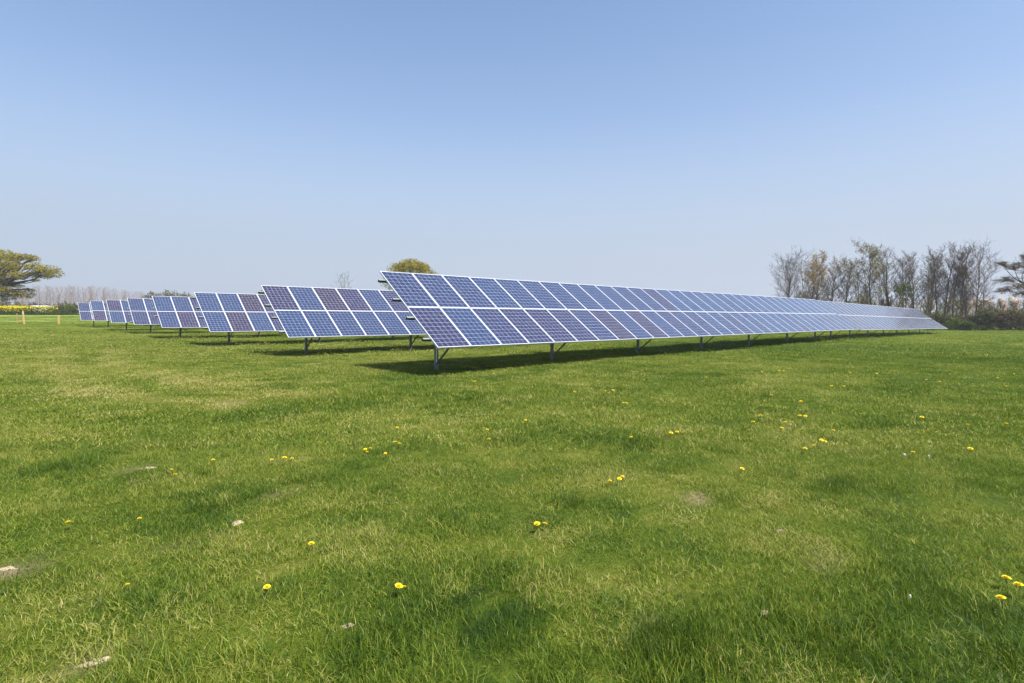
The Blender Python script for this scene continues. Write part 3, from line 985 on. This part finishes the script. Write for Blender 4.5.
# trees and shrubs whose crown is a set of leafy clumps
def clump_tree_data(clumps, base_off, r0, leafm, nleaf, lsize, seed, barkm='bark', shell=.55, twigs=14, flat=.0, trunk_top=None, limb_r=.10, twm='bark_dark', along=False, hole=.37):
    """clumps: (x, y, z, rx, ry, rz) about the tree base; limbs run from the trunk to every clump"""
    r = random.Random(seed); nr = np.random.default_rng(seed)
    big, small = [], []
    tt = trunk_top if trunk_top is not None else min(c[2] for c in clumps) * .9
    P0 = Vector((0, 0, -.5)); p = P0; n = 5
    tx, ty = base_off
    for i in range(n):
        q = Vector((tx * (i + 1) / n + r.gauss(0, .04), ty * (i + 1) / n, -.5 + (tt + .5) * (i + 1) / n))
        big.append((tuple(p), tuple(q), r0 * (1.25 - .35 * i / n), r0 * (1.25 - .35 * (i + 1) / n))); p = q
    fork = p
    pts = []
    wts = np.array([c[3] * c[4] * c[5] for c in clumps]) ** (2 / 3); wts /= wts.sum()
    for ci, (x, y, z, rx, ry, rz_) in enumerate(clumps):
        c = Vector((x, y, z))
        a = Vector(fork)
        if along:
            za = max(tt * .25, min(tt * .98, z - .10 * math.hypot(x, y))); a = Vector((tx * za / tt, ty * za / tt, za))
        L = (c - a).length
        mid = a.lerp(c, .5) + Vector((r.gauss(0, .08) * L, r.gauss(0, .08) * L, -.06 * L))
        prev = a; m = 6
        rr = limb_r * min(1, .45 + L / 12)
        for i in range(m):
            t = (i + 1) / m
            q = a * (1 - t) ** 2 + mid * 2 * t * (1 - t) + c * t * t
            q += Vector((r.gauss(0, .02), r.gauss(0, .02), r.gauss(0, .02))) * L
            big.append((tuple(prev), tuple(q), rr * (1.15 - .8 * i / m), rr * (1.15 - .8 * (i + 1) / m))); prev = q
        for i in range(twigs):
            e = Vector((r.gauss(0, 1), r.gauss(0, 1), r.gauss(.1, .9))).normalized()
            e = Vector((e.x * rx, e.y * ry, e.z * rz_)) * r.uniform(.7, .98)
            st_ = a.lerp(c, r.uniform(.75, 1.0)); tip = c + e
            md = st_.lerp(tip, .5) + Vector((0, 0, .1 * rz_))
            small.append((tuple(st_), tuple(md), .035, .024)); small.append((tuple(md), tuple(tip), .024, .010))
            for k in range(4):
                bq = md.lerp(tip, r.random()); e2 = Vector((r.gauss(0, 1) * rx, r.gauss(0, 1) * ry, r.gauss(0, 1) * rz_)) * .22
                small.append((tuple(bq), tuple(bq + e2), .014, .006))
        k = int(nleaf * wts[ci])
        e = nr.normal(size=(k, 3)); e /= np.linalg.norm(e, axis=1)[:, None]
        rad = np.clip(nr.normal(.86, .16, k), .15, 1.12) if shell > .5 else nr.random(k) ** .5
        # lumps and holes in each clump
        ln = vnoise(e[:, 0] * 2.2 + ci * 3.1 + 5, e[:, 1] * 2.2 + e[:, 2] * 2.9, 1., seed % 50)
        keep = (ln > hole)
        rad = rad * (.78 + .42 * ln)
        e = (e * rad[:, None] * np.array([rx, ry, rz_]))[keep] + np.array([x, y, z])
        pts.append(e)
    V, Fq = prisms(big); trunk = mesh('trunk', V, Fq, M[barkm], True)
    parts = []
    V, Fq = prisms(small); parts.append((V, Fq, M[twm]))
    V, Fq = leaf_quads(np.concatenate(pts), lsize, nr, flat); parts.append((V, Fq, M[leafm]))
    return trunk, crown_mesh('crown', parts)


def px_clumps(base, Y, items):
    """clumps given by where they stand in the picture: (px, py, depth offset, rx px, rz px, ry m)"""
    out = []
    for (px, py, dy, rx, rz_, ry) in items:
        p = at(px, py, Y + dy); m = (Y + dy) / F
        out.append((p.x - base.x, p.y - base.y, p.z - base.z, rx * m, ry, rz_ * m))
    return out


# the spreading oak on the left
Yo = 112.
b = base_at(-22, Yo)
items = [(4, 254, 0, 10, 4.5, 3), (14, 257, -1, 7, 4, 2), (-12, 254, 1, 12, 6, 3), (26, 257, 0, 8, 3.2, 2), (33, 258.5, 1, 5, 2.6, 1.6), (6, 264, -3, 9, 5, 3), (16, 266, 1, 8, 4.5, 2.5),
         (35, 266, -1, 7, 3.5, 2.2), (42, 270, 0, 6, 3.2, 2), (49, 270, -1, 7, 4, 2.4), (54.5, 274, 1, 4.5, 4.2, 2), (43, 276, 1, 6, 3, 2), (34, 274, 0, 4, 2.5, 1.5), (-4, 268, 3, 10, 6, 4), (8, 274, 3, 9, 4.5, 3), (20, 275, -2, 6, 4, 2.2), (-8, 278, -2, 12, 6, 4), (4, 281, 2, 9, 3.6, 2.6),
         (-30, 255, 0, 18, 9, 5), (-48, 264, 0, 18, 10, 5), (-60, 278, 0, 16, 9, 4), (-26, 270, 3, 14, 9, 5), (0, 288.5, -3, 8, 3.6, 2.5), (13, 292, 1, 8, 3.4, 2.5), (24, 295, 0, 7, 3.4, 2), (-16, 290, -3, 12, 6, 3), (6, 297, 1, 9, 3.4, 2.6), (16, 285, 2, 5, 2.6, 2), (2, 285, 2, 8, 3.5, 2.5), (-14, 283, 2, 10, 5, 3), (36, 280, 2, 3, 1.6, 1), (30, 290, 1, 4, 2, 1.2)]
d = clump_tree_data(px_clumps(b, Yo, items), (.6, 0), .62, 'oak', 33000, .125, 41, 'bark_dark', twigs=22, trunk_top=5.6, limb_r=.20, hole=.30)
plant_tree('oak_tree', d, b, 'big spreading oak with olive-yellow young leaves at the left edge', 'tree')

# dome-shaped oak showing over the front row
Yd = 120.
b = base_at(411, Yd)
items = [(411, 262.5, 0, 9, 3.6, 3.2), (400, 267, 0, 7, 3.5, 3), (422, 267, 0, 7, 3.5, 3), (411, 270, 0, 20, 8, 4.2), (398, 275, 0, 12, 7, 3.4), (424, 275, 0, 12, 7, 3.4), (411, 265, -1, 12, 4.5, 2.5), (403, 267, 1, 10, 4.5, 3), (420, 267, 1, 10, 4.5, 3), (392, 282, 0, 9, 8, 3), (431, 281, 0, 8, 7, 3), (411, 284, 0, 20, 10, 4)]
d = clump_tree_data(px_clumps(b, Yd, items), (0, 0), .35, 'oak', 13000, .13, 43, 'bark', twigs=18, hole=.24, trunk_top=4.0, limb_r=.14)
plant_tree('oak_tree', d, b, 'dome-topped olive tree rising behind the left end of the front solar row', 'tree')

# bare tree between
b = base_at(348, 150); d = bare_tree_data(top_h(274, 150, b.z), 3.4, 77, r0=.16, limbs=13, sub=5, tw=4, up=.7, rt=.02, twm='twig', barkm='bark_pale')
plant_tree('tree', d, b, 'small distant bare tree showing over the second solar row', 'tree')
# low brown tree tops over the rows on the left
for (px, ty, Y, w, lm, lb) in [(170, 289.5, 190, 12, 'hedge', 'low rounded brown tree top just over the fourth solar row'), (262, 291, 150, 4.5, 'shrub', 'small dark tree top peeping over the gap between second and third solar rows'),
                               (186, 292, 200, 7, 'hedge', 'low brown tree top right of the rounded one over the fourth row'), (152, 291.5, 210, 8, 'hedge', 'low brown tree top left of the rounded one, over the fifth row')]:
    b = base_at(px, Y)
    hpx = HOR - ty
    items = [(px + dx * w, ty + 5 + dd, 0, w * .55, 5, w * .5 * Y / F) for dx, dd in ((0, 0), (-.55, 3), (.55, 3), (0, 8), (-.4, 12), (.4, 12))]
    d = clump_tree_data(px_clumps(b, Y, items), (0, 0), .25, lm, 2600, .22, int(px), 'bark', twigs=8, limb_r=.1)
    plant_tree('tree', d, b, lb, 'tree')

# little dark evergreen in the right line
Ye = 84.
b = base_at(905, Ye)
items = [(899, 290, 0, 4.6, 2.6, .7), (905, 285, 0, 4.6, 2.8, .7), (909, 289, 0, 3.8, 2.8, .6), (896, 287, 0, 2.5, 1.0, .4), (903, 294, 0, 3.2, 1.3, .6), (911, 295, 0, 2.4, 1.8, .5), (906, 300, 0, 2, 2.2, .5)]
d = clump_tree_data(px_clumps(b, Ye, items), (0, 0), .08, 'shrub', 2400, .08, 45, 'bark_dark', twigs=8, limb_r=.04, trunk_top=5.4, along=True)
plant_tree('pine_tree', d, b, 'little dark green evergreen standing among the bare trunks on the right', 'tree')

# dark wide-branched tree cut by the right edge
Yp = 74.
b = base_at(1034, Yp)
items = [(1013, 266, 0, 10, 3.6, 1.6), (1001, 262.5, 0, 7, 1.3, .8), (1025, 263, 0, 10, 6, 2), (1006, 280, 1, 9, 5, 1.8), (1016, 287, -1, 11, 6, 2), (1003, 291, 0, 9, 4, 1.4), (1032, 273, 0, 12, 10, 2.4), (1022, 294, 0, 9, 5, 1.6), (1036, 255, 0, 9, 5, 1.8), (1040, 288, 0, 12, 9, 2.2), (1025, 256, 0, 4, 4, .8)]
d = clump_tree_data(px_clumps(b, Yp, items), (-1.5, 0), .19, 'olive', 1700, .06, 47, 'bark_dark', twigs=44, limb_r=.085, trunk_top=6.3, hole=.45, twm='twig')
plant_tree('tree', d, b, 'dark twiggy tree with sweeping limbs cut by the right edge', 'tree')


def bush(px, top, bot, wpx, Y, lm, n, size, label, seed, name='bush', group='hedgerow bushes under the right-hand trees', cat='bush'):
    b = base_at(px, Y); m = Y / F
    z_top = top_h(top, Y, b.z)
    rx = wpx * m / 2
    r = random.Random(seed)
    cl = []
    for i in range(7):
        a = i * .9
        cl.append((rx * .55 * math.cos(a * 2.1) * r.uniform(.4, 1.2), rx * .5 * math.sin(a * 1.7), z_top * r.uniform(.25, .75), rx * r.uniform(.4, .6), rx * .5, z_top * r.uniform(.22, .34)))
    cl.append((0, 0, z_top * .72, rx * .45, rx * .4, z_top * .28))
    cl.append((0, 0, z_top * .22, rx * .95, rx * .6, z_top * .25))
    d = clump_tree_data(cl, (0, 0), .06, lm, n, size, seed, 'bark_dark', twigs=24, limb_r=.035, trunk_top=z_top * .15, shell=.9, hole=.46, twm='twig')
    return plant_tree(name, d, b, label, cat, group)


bush(954, 317, 329, 15, 80, 'fresh', 2600, .10, 'bright green low bush beside the pointed right end of the solar row', 501)
bush(967, 321, 329, 12, 79, 'fresh', 1500, .10, 'small bright green bush right of the brighter one at the solar row tip', 511)
bush(983, 307, 329, 20, 80, 'shrub', 3800, .11, 'large green bush below the rightmost leaning bare tree', 502)
bush(936, 312, 329, 22, 83, 'shrub', 3200, .11, 'dark green bush behind the pointed right end of the solar row', 503)
bush(926, 312, 329, 12, 84, 'hedge', 1500, .11, 'brownish bush left of the dark one behind the tip of the solar row', 512)
bush(962, 314, 329, 18, 82, 'hedge', 2400, .11, 'brown-green bush between the bright bush and the large green one', 504)
bush(1000, 311, 330, 20, 79, 'hedge', 3400, .11, 'brownish tangled bush right of the large green bush', 505)
bush(1015, 309, 330, 20, 78, 'hedge', 3600, .11, 'tall brownish bush under the level-limbed tree at the right edge', 506)
bush(993, 304, 330, 17, 82, 'hedge', 900, .09, 'tall thin brown thicket between the green bush and the tangled one', 531)
bush(1007, 307, 330, 17, 82, 'hedge', 600, .09, 'tall thin brown thicket below the level limbs at the right', 532)
bush(1022, 308, 330, 17, 82, 'hedge', 600, .09, 'tall thin brown thicket at the very right edge', 533)
bush(1030, 309, 330, 20, 78, 'hedge', 3000, .11, 'brownish bush cut by the right edge', 507)
for i, (px, ty, w) in enumerate([(868, 311, 16), (884, 312, 16), (900, 311, 15), (915, 312, 16), (930, 311, 15), (944, 313, 14), (957, 315, 14), (970, 313, 14), (984, 310, 16), (1000, 311, 16), (1016, 309, 16), (1032, 309, 16)]):
    bush(px, ty, 327, w, 96, ['hedge', 'shrub', 'olive'][i % 3], 1000, .13, 'low brownish bush of the back hedge behind the bare trunks on the right', 560 + i, group='back hedge on the right')
bush(806, 290, 320, 22, 104, 'hedge', 2600, .13, 'low brown bush at the foot of the bronze-leaved tree', 508)
bush(828, 293, 320, 18, 103, 'hedge', 2000, .13, 'low brown bush right of the bronze tree foot', 513)
bush(862, 290, 320, 20, 100, 'olive', 2600, .13, 'olive bush at the foot of the leaning clumpy-leaved tree', 509)
bush(884, 295, 320, 12, 98, 'hedge', 1400, .13, 'small brown bush at the foot of the twin-stemmed bare tree', 510)
bush(846, 297, 320, 14, 102, 'shrub', 1400, .13, 'small dark bush under the slim olive-tinged tree', 514)

for px, ty, lb in [(991, 299, 'thin bare sapling right of the large green bush'), (1001, 297, 'thin bare sapling under the level limbs, left one'), (1012, 299, 'thin bare sapling under the level limbs, middle one'), (1021, 298, 'thin bare sapling under the level limbs at the frame edge'), (979, 297, 'thin bare sapling rising out of the large green bush'), (930, 290, 'thin dark sapling left of the tallest bare tree, over the solar row end'), (948, 288, 'thin dark sapling between the two tallest bare trees'), (956, 296, 'thin dark sapling above the brightest green bush'), (899, 292, 'thin sapling left of the little dark evergreen')]:
    b = base_at(px, 81)
    plant_tree('sapling', bare_tree_data(top_h(ty, 81, b.z), 1.0, int(px), r0=.06, limbs=12, sub=5, tw=4, up=1.4, rt=.010, barkm='bark_dark', leaf='hedge', nleaf=350, lsize=.07), b, lb, 'tree', 'saplings in the right-hand hedge')

# blossoming orchard trees seen between the trunks
BL = []
for i in range(4):
    cl = [(.1, 0, 4.0, .52, .5, 1.3), (-.15, 0, 2.7, .58, .5, 1.2), (.3, .1, 4.7, .36, .4, .8), (-.3, .1, 1.7, .5, .5, .9)]
    cl = [(x + random.gauss(0, .1), y, z + random.gauss(0, .12), a, b_, c_) for x, y, z, a, b_, c_ in cl]
    BL.append(clump_tree_data(cl, (.1, 0), .09, 'blossom_pink' if i == 3 else 'blossom', 2600, .11, 600 + i, 'bark', twigs=6, limb_r=.04, trunk_top=.9))
for i in range(37):
    px = 790 + i * 6.7 + random.uniform(-1.2, 1.2)
    Y = 140 - i * .6
    b = base_at(px, Y)
    ty = 301.5 - 4.5 * max(0, (px - 900) / 120) + random.uniform(-1, 1)
    h = top_h(ty, Y, b.z)
    pink = px > 985 and i % 2 == 0 or random.random() < .1
    plant_tree('blossom_tree', BL[3] if pink else BL[i % 3], b,
               'pink blossoming orchard tree beyond the bare trunks on the right' if pink else 'whitish blossoming orchard tree beyond the bare trunks on the right', 'tree',
               'pink blossoming trees of the orchard' if pink else 'whitish blossoming trees of the orchard', rz=random.random() * 6, scale=(h / 5.4 * .95, h / 5.4 * .95, h / 5.4))

# far line of bare poplars on the left
PO = [bare_tree_data(15, 3.6, 700 + i, r0=.22, fork=.12, limbs=20, sub=5, tw=4, up=1.25, rt=.022, twm='twig_pink', barkm='bark_pale') for i in range(4)]
for i in range(58):
    px = 16 + i * 3.2 + random.uniform(-1, 1)
    Y = 245 + i * .9 + (i % 2) * 9
    b = base_at(px, Y)
    ty = np.interp(px, [0, 45, 105, 122, 145, 200], [288, 286, 287, 290, 292.5, 296]) + random.uniform(-.8, .8)
    h = top_h(ty, Y, b.z)
    plant_tree('poplar_tree', PO[i % 4], b, 'distant bare pinkish-grey poplar in the hazy far line behind the yellow field', 'tree', 'far line of bare poplars', rz=random.random() * 6, scale=(h / 15.2 * 1.05, h / 15.2 * 1.05, h / 15.2))

# hedges beyond the field on the left
gL = 'bushes of the far hedgerow on the left'
hl = [(-12, 301, 12), (4, 300, 16), (18, 301, 16), (33, 302, 16), (47, 303, 16), (60, 302, 16), (74, 303, 15), (88, 302, 16), (102, 302, 16), (117, 302, 16), (132, 303, 16)]
for i, (px, ty, w) in enumerate(hl):
    bush(px, ty, 315, w * 1.15, 190, 'hedge', 1300, .28, 'brownish far hedgerow bush along the foot of the poplars', 520 + i, group=gL)
for i, (px, ty, w, lb) in enumerate([(52, 308, 12, 'dark olive bush beside the end of the yellow crop'), (62, 306.5, 13, 'olive bush behind the right-hand yellow stake'), (73, 304.5, 15, 'tallest dark olive bush touching the farthest solar row'), (84, 305.5, 14, 'dark olive bush half behind the farthest solar row')]):
    bush(px, ty, 315, w * 1.1, 104, 'shrub', 1700, .14, lb, 540 + i, group=None)

# yellow rapeseed crop
r_ = np.random.default_rng(5)
n = 17000
xs = r_.uniform(-122, -66, n * 4); ys = 101.5 + 20 * r_.random(n * 4) ** 2.2
pxs = 512 + F * xs / ys
dens = np.clip((60 - pxs) / 34, 0.0, 1) * (vnoise(xs, ys, 2.2, 40) > .0) * np.where(pxs > 26, (vnoise(xs, ys, 1.6, 41) > .42), 1)
k = r_.random(n * 4) < dens; xs, ys = xs[k][:n], ys[k][:n]
hz = height(xs, ys)
top = hz + np.where(ys < 103.5, r_.uniform(.55, 1.5, len(xs)), r_.normal(1.42, .10, len(xs)))
V1, F1 = leaf_quads(np.c_[xs, ys, top], .085, r_)
k2 = r_.integers(0, len(xs), 12000)
V2, F2 = leaf_quads(np.c_[xs[k2] + r_.normal(0, .1, 12000), ys[k2], hz[k2] + r_.uniform(0, 1.3, 12000)], .12, r_)
o = obj('rapeseed_crop', crown_mesh('rapeseed_crop', [(V1, F1, M['rape_flower']), (V2, F2, M['rape_leaf'])]))
tag(o, 'bright yellow rapeseed crop in flower beyond the field edge on the left', 'crop', kind='stuff')
# the dark weedy verge in front of it
n = 9000
xs = r_.uniform(-108, -62, n); ys = r_.uniform(99.6, 101.4, n) + (vnoise(xs, xs * 0, 4, 44) - .5) * 1.0
V3, F3 = leaf_quads(np.c_[xs, ys, height(xs, ys) + np.abs(r_.normal(0, .42, n)) * (.5 + vnoise(xs, ys, 1.5, 45))], .11, r_)
o = obj('field_margin', crown_mesh('field_margin', [(V3, F3, M['rape_leaf'])]))
tag(o, 'dark green weedy margin along the foot of the yellow crop', 'weeds', kind='stuff')

# low white shed roof far left
p = base_at(37, 170); z = at(37, 305.2, 170).z
t = empty('farm_shed', p, .15, 'low white-roofed farm shed far beyond the yellow crop', 'shed')
hh = z - p.z
m = MB(); m.box(-2.3, 2.3, 0, 3.5, -.3, hh - .55); m.build('wall', M['greywall'], t)
m = MB(); m.v = [Vector(q) for q in ((-2.45, -.2, hh - .55), (2.45, -.2, hh - .55), (2.45, 3.7, hh - .55), (-2.45, 3.7, hh - .55), (-2.45, 1.75, hh - .05), (2.45, 1.75, hh - .05))]
m.f = [(0, 1, 5, 4), (2, 3, 4, 5), (0, 4, 3), (1, 2, 5), (0, 3, 2, 1)]; m.build('roof', M['white'], t)
m = MB(); m.box(-.5, .5, -.05, .03, -.2, hh - .9); m.build('door', M['white'], t)


# fence stakes
def stake(px, foot, top, w, lean, label, mats=('stake', 'stake_red')):
    g_ = ground_at(px, foot)
    h = at(px, top, g_.y).z - g_.z
    t = empty('fence_stake', g_, .2, label, 'fence stake', 'fence stakes at the left of the field')
    m = MB(); m.hexa([(-w, -w, -.3), (w, -w, -.3), (w, w, -.3), (-w, w, -.3), (-w + lean, -w, h * .93), (w + lean, -w, h * .93), (w + lean, w, h * .93), (-w + lean, w, h * .93)])
    b0 = len(m.v)
    m.v += [Vector((-w + lean, -w, h * .93)), Vector((w + lean, -w, h * .93)), Vector((w + lean, w, h * .93)), Vector((-w + lean, w, h * .93)), Vector((lean, 0, h))]
    m.f += [(b0, b0 + 1, b0 + 4), (b0 + 1, b0 + 2, b0 + 4), (b0 + 2, b0 + 3, b0 + 4), (b0 + 3, b0, b0 + 4)]
    m.build('shaft', M[mats[0]], t)
    m = MB(); m.box(-w - .03 + lean * .5, -w - .004 + lean * .5, -w, w, .15, h * .8); m.build('batten', M[mats[1]], t)
    return g_, h


s1, h1 = stake(24.5, 324.4, 311, .062, -.12, 'left of the two pale yellow stakes, leaning slightly, in front of the yellow crop')
s2, h2 = stake(59, 324.4, 315.5, .068, .0, 'right of the two pale yellow stakes, upright, near the farthest solar row')
g3 = ground_at(17, 323.5)
t = empty('fence_stake', g3, 0, 'thin reddish stake just left of the leaning yellow one', 'fence stake', 'fence stakes at the left of the field')
m = MB(); m.profile((0, 0, -.2), (.03, 0, 1.25), [(-.03, -.03), (.03, -.03), (.03, .03), (-.03, .03)], (0, 1, 0)); m.build('shaft', M['stake_red'], t)
m = MB(); m.profile((.028, -.005, 1.1), (.03, -.005, 1.18), [(-.045, -.045), (.045, -.045), (.045, .045), (-.045, .045)], (0, 1, 0)); m.build('insulator', M['wire'], t)
m = MB()
for hz_ in (.35, .7, 1.0):
    a = s1 + Vector((-9, -1.5, hz_)); b = s1 + Vector((0, -.1, hz_)); c = s2 + Vector((0, -.1, hz_)); e = s2 + Vector((2.5, -.3, hz_))
    for p, q in ((a, b), (b, c), (c, e)): m.profile(p, q, [(-.008, -.008), (.008, -.008), (.008, .008), (-.008, .008)], (0, 0, 1))
tag(m.build('fence_wire', M['wire']), 'thin wires strung between the pale yellow fence stakes', 'wire')

# ------------------------------------------------------------------ sky, sun, air
shift = U * -.18 + N * 1.48                       # where the shadow of a point 2.57 m up falls
sun_dir = Vector((-shift.x, -shift.y, 2.57)).normalized()
elev = math.asin(sun_dir.z); azim = math.atan2(sun_dir.x, sun_dir.y)
sl = bpy.data.lights.new('sun', 'SUN'); sl.energy = 5.0; sl.angle = R(.53); sl.color = (1, .96, .89)
so_ = bpy.data.objects.new('sun', sl); C.objects.link(so_)
so_.rotation_euler = (-sun_dir).to_track_quat('-Z', 'Y').to_euler(); so_.location = (0, 0, 60)
w = bpy.data.worlds.new('World'); sc.world = w; w.use_nodes = True
nt = w.node_tree; bg = nt.nodes['Background']
sky = nt.nodes.new('ShaderNodeTexSky'); sky.sky_type = 'NISHITA'; sky.sun_disc = False
sky.sun_elevation = elev; sky.sun_rotation = azim
sky.altitude = 20; sky.air_density = 1.0; sky.dust_density = 1.6; sky.ozone_density = 1.0
tc = nt.nodes.new('ShaderNodeTexCoord'); sx = nt.nodes.new('ShaderNodeSeparateXYZ'); nt.links.new(tc.outputs['Generated'], sx.inputs[0])
rp = nt.nodes.new('ShaderNodeValToRGB'); e_ = rp.color_ramp.elements        # thickness of the haze layer by height above the horizon
for _ in range(2): e_.new(.5)
for q, (p_, v_) in zip(e_, ((0, 1.), (.14, .86), (.335, .20), (.56, 0.))): q.position = p_; q.color = (v_, v_, v_, 1)
nt.links.new(sx.outputs[2], rp.inputs[0])
gn = nt.nodes.new('ShaderNodeMix'); gn.data_type = 'RGBA'; gn.blend_type = 'MULTIPLY'; gn.inputs[0].default_value = 1; gn.inputs[7].default_value = (.97, 1.03, 1.09, 1)
nt.links.new(sky.outputs[0], gn.inputs[6])
hx = nt.nodes.new('ShaderNodeMix'); hx.data_type = 'RGBA'; hx.inputs[6].default_value = (2.55, 2.93, 3.58, 1); hx.inputs[7].default_value = (2.92, 3.26, 3.92, 1)
hm_ = nt.nodes.new('ShaderNodeMath'); hm_.operation = 'MULTIPLY_ADD'; hm_.inputs[1].default_value = .7; hm_.inputs[2].default_value = .5; hm_.use_clamp = True
nt.links.new(sx.outputs[0], hm_.inputs[0]); nt.links.new(hm_.outputs[0], hx.inputs[0])
mx_ = nt.nodes.new('ShaderNodeMix'); mx_.data_type = 'RGBA'
nt.links.new(rp.outputs[0], mx_.inputs[0]); nt.links.new(gn.outputs[2], mx_.inputs[6]); nt.links.new(hx.outputs[2], mx_.inputs[7])
nt.links.new(mx_.outputs[2], bg.inputs[0]); bg.inputs[1].default_value = .0975

HAZE = .0004
if HAZE:
    m = MB(); m.box(-340, 340, -30, 330, -4, 24)
    hz = m.build('haze', None)
    hm = bpy.data.materials.new('haze'); hm.use_nodes = True; hm.node_tree.nodes.clear()
    ho = hm.node_tree.nodes.new('ShaderNodeOutputMaterial'); pv = hm.node_tree.nodes.new('ShaderNodeVolumePrincipled')
    pv.inputs['Color'].default_value = (.86, .91, 1, 1); pv.inputs['Density'].default_value = HAZE; pv.inputs['Anisotropy'].default_value = .2
    hm.node_tree.links.new(pv.outputs[0], ho.inputs['Volume'])
    hz.data.materials.append(hm)
    tag(hz, 'thin pale haze in the air over the field', 'haze', kind='stuff')

sc.view_settings.view_transform = 'Standard'
sc.view_settings.look = 'None'
sc.view_settings.exposure = 1.0
sc.view_settings.gamma = 1
sc.render.engine = 'CYCLES'
sc.cycles.use_denoising = True
sc.cycles.max_bounces = 6
sc.cycles.diffuse_bounces = 3
sc.cycles.glossy_bounces = 3
sc.cycles.transmission_bounces = 4
sc.cycles.transparent_max_bounces = 4
sc.cycles.volume_bounces = 0
sc.cycles.sample_clamp_indirect = 6
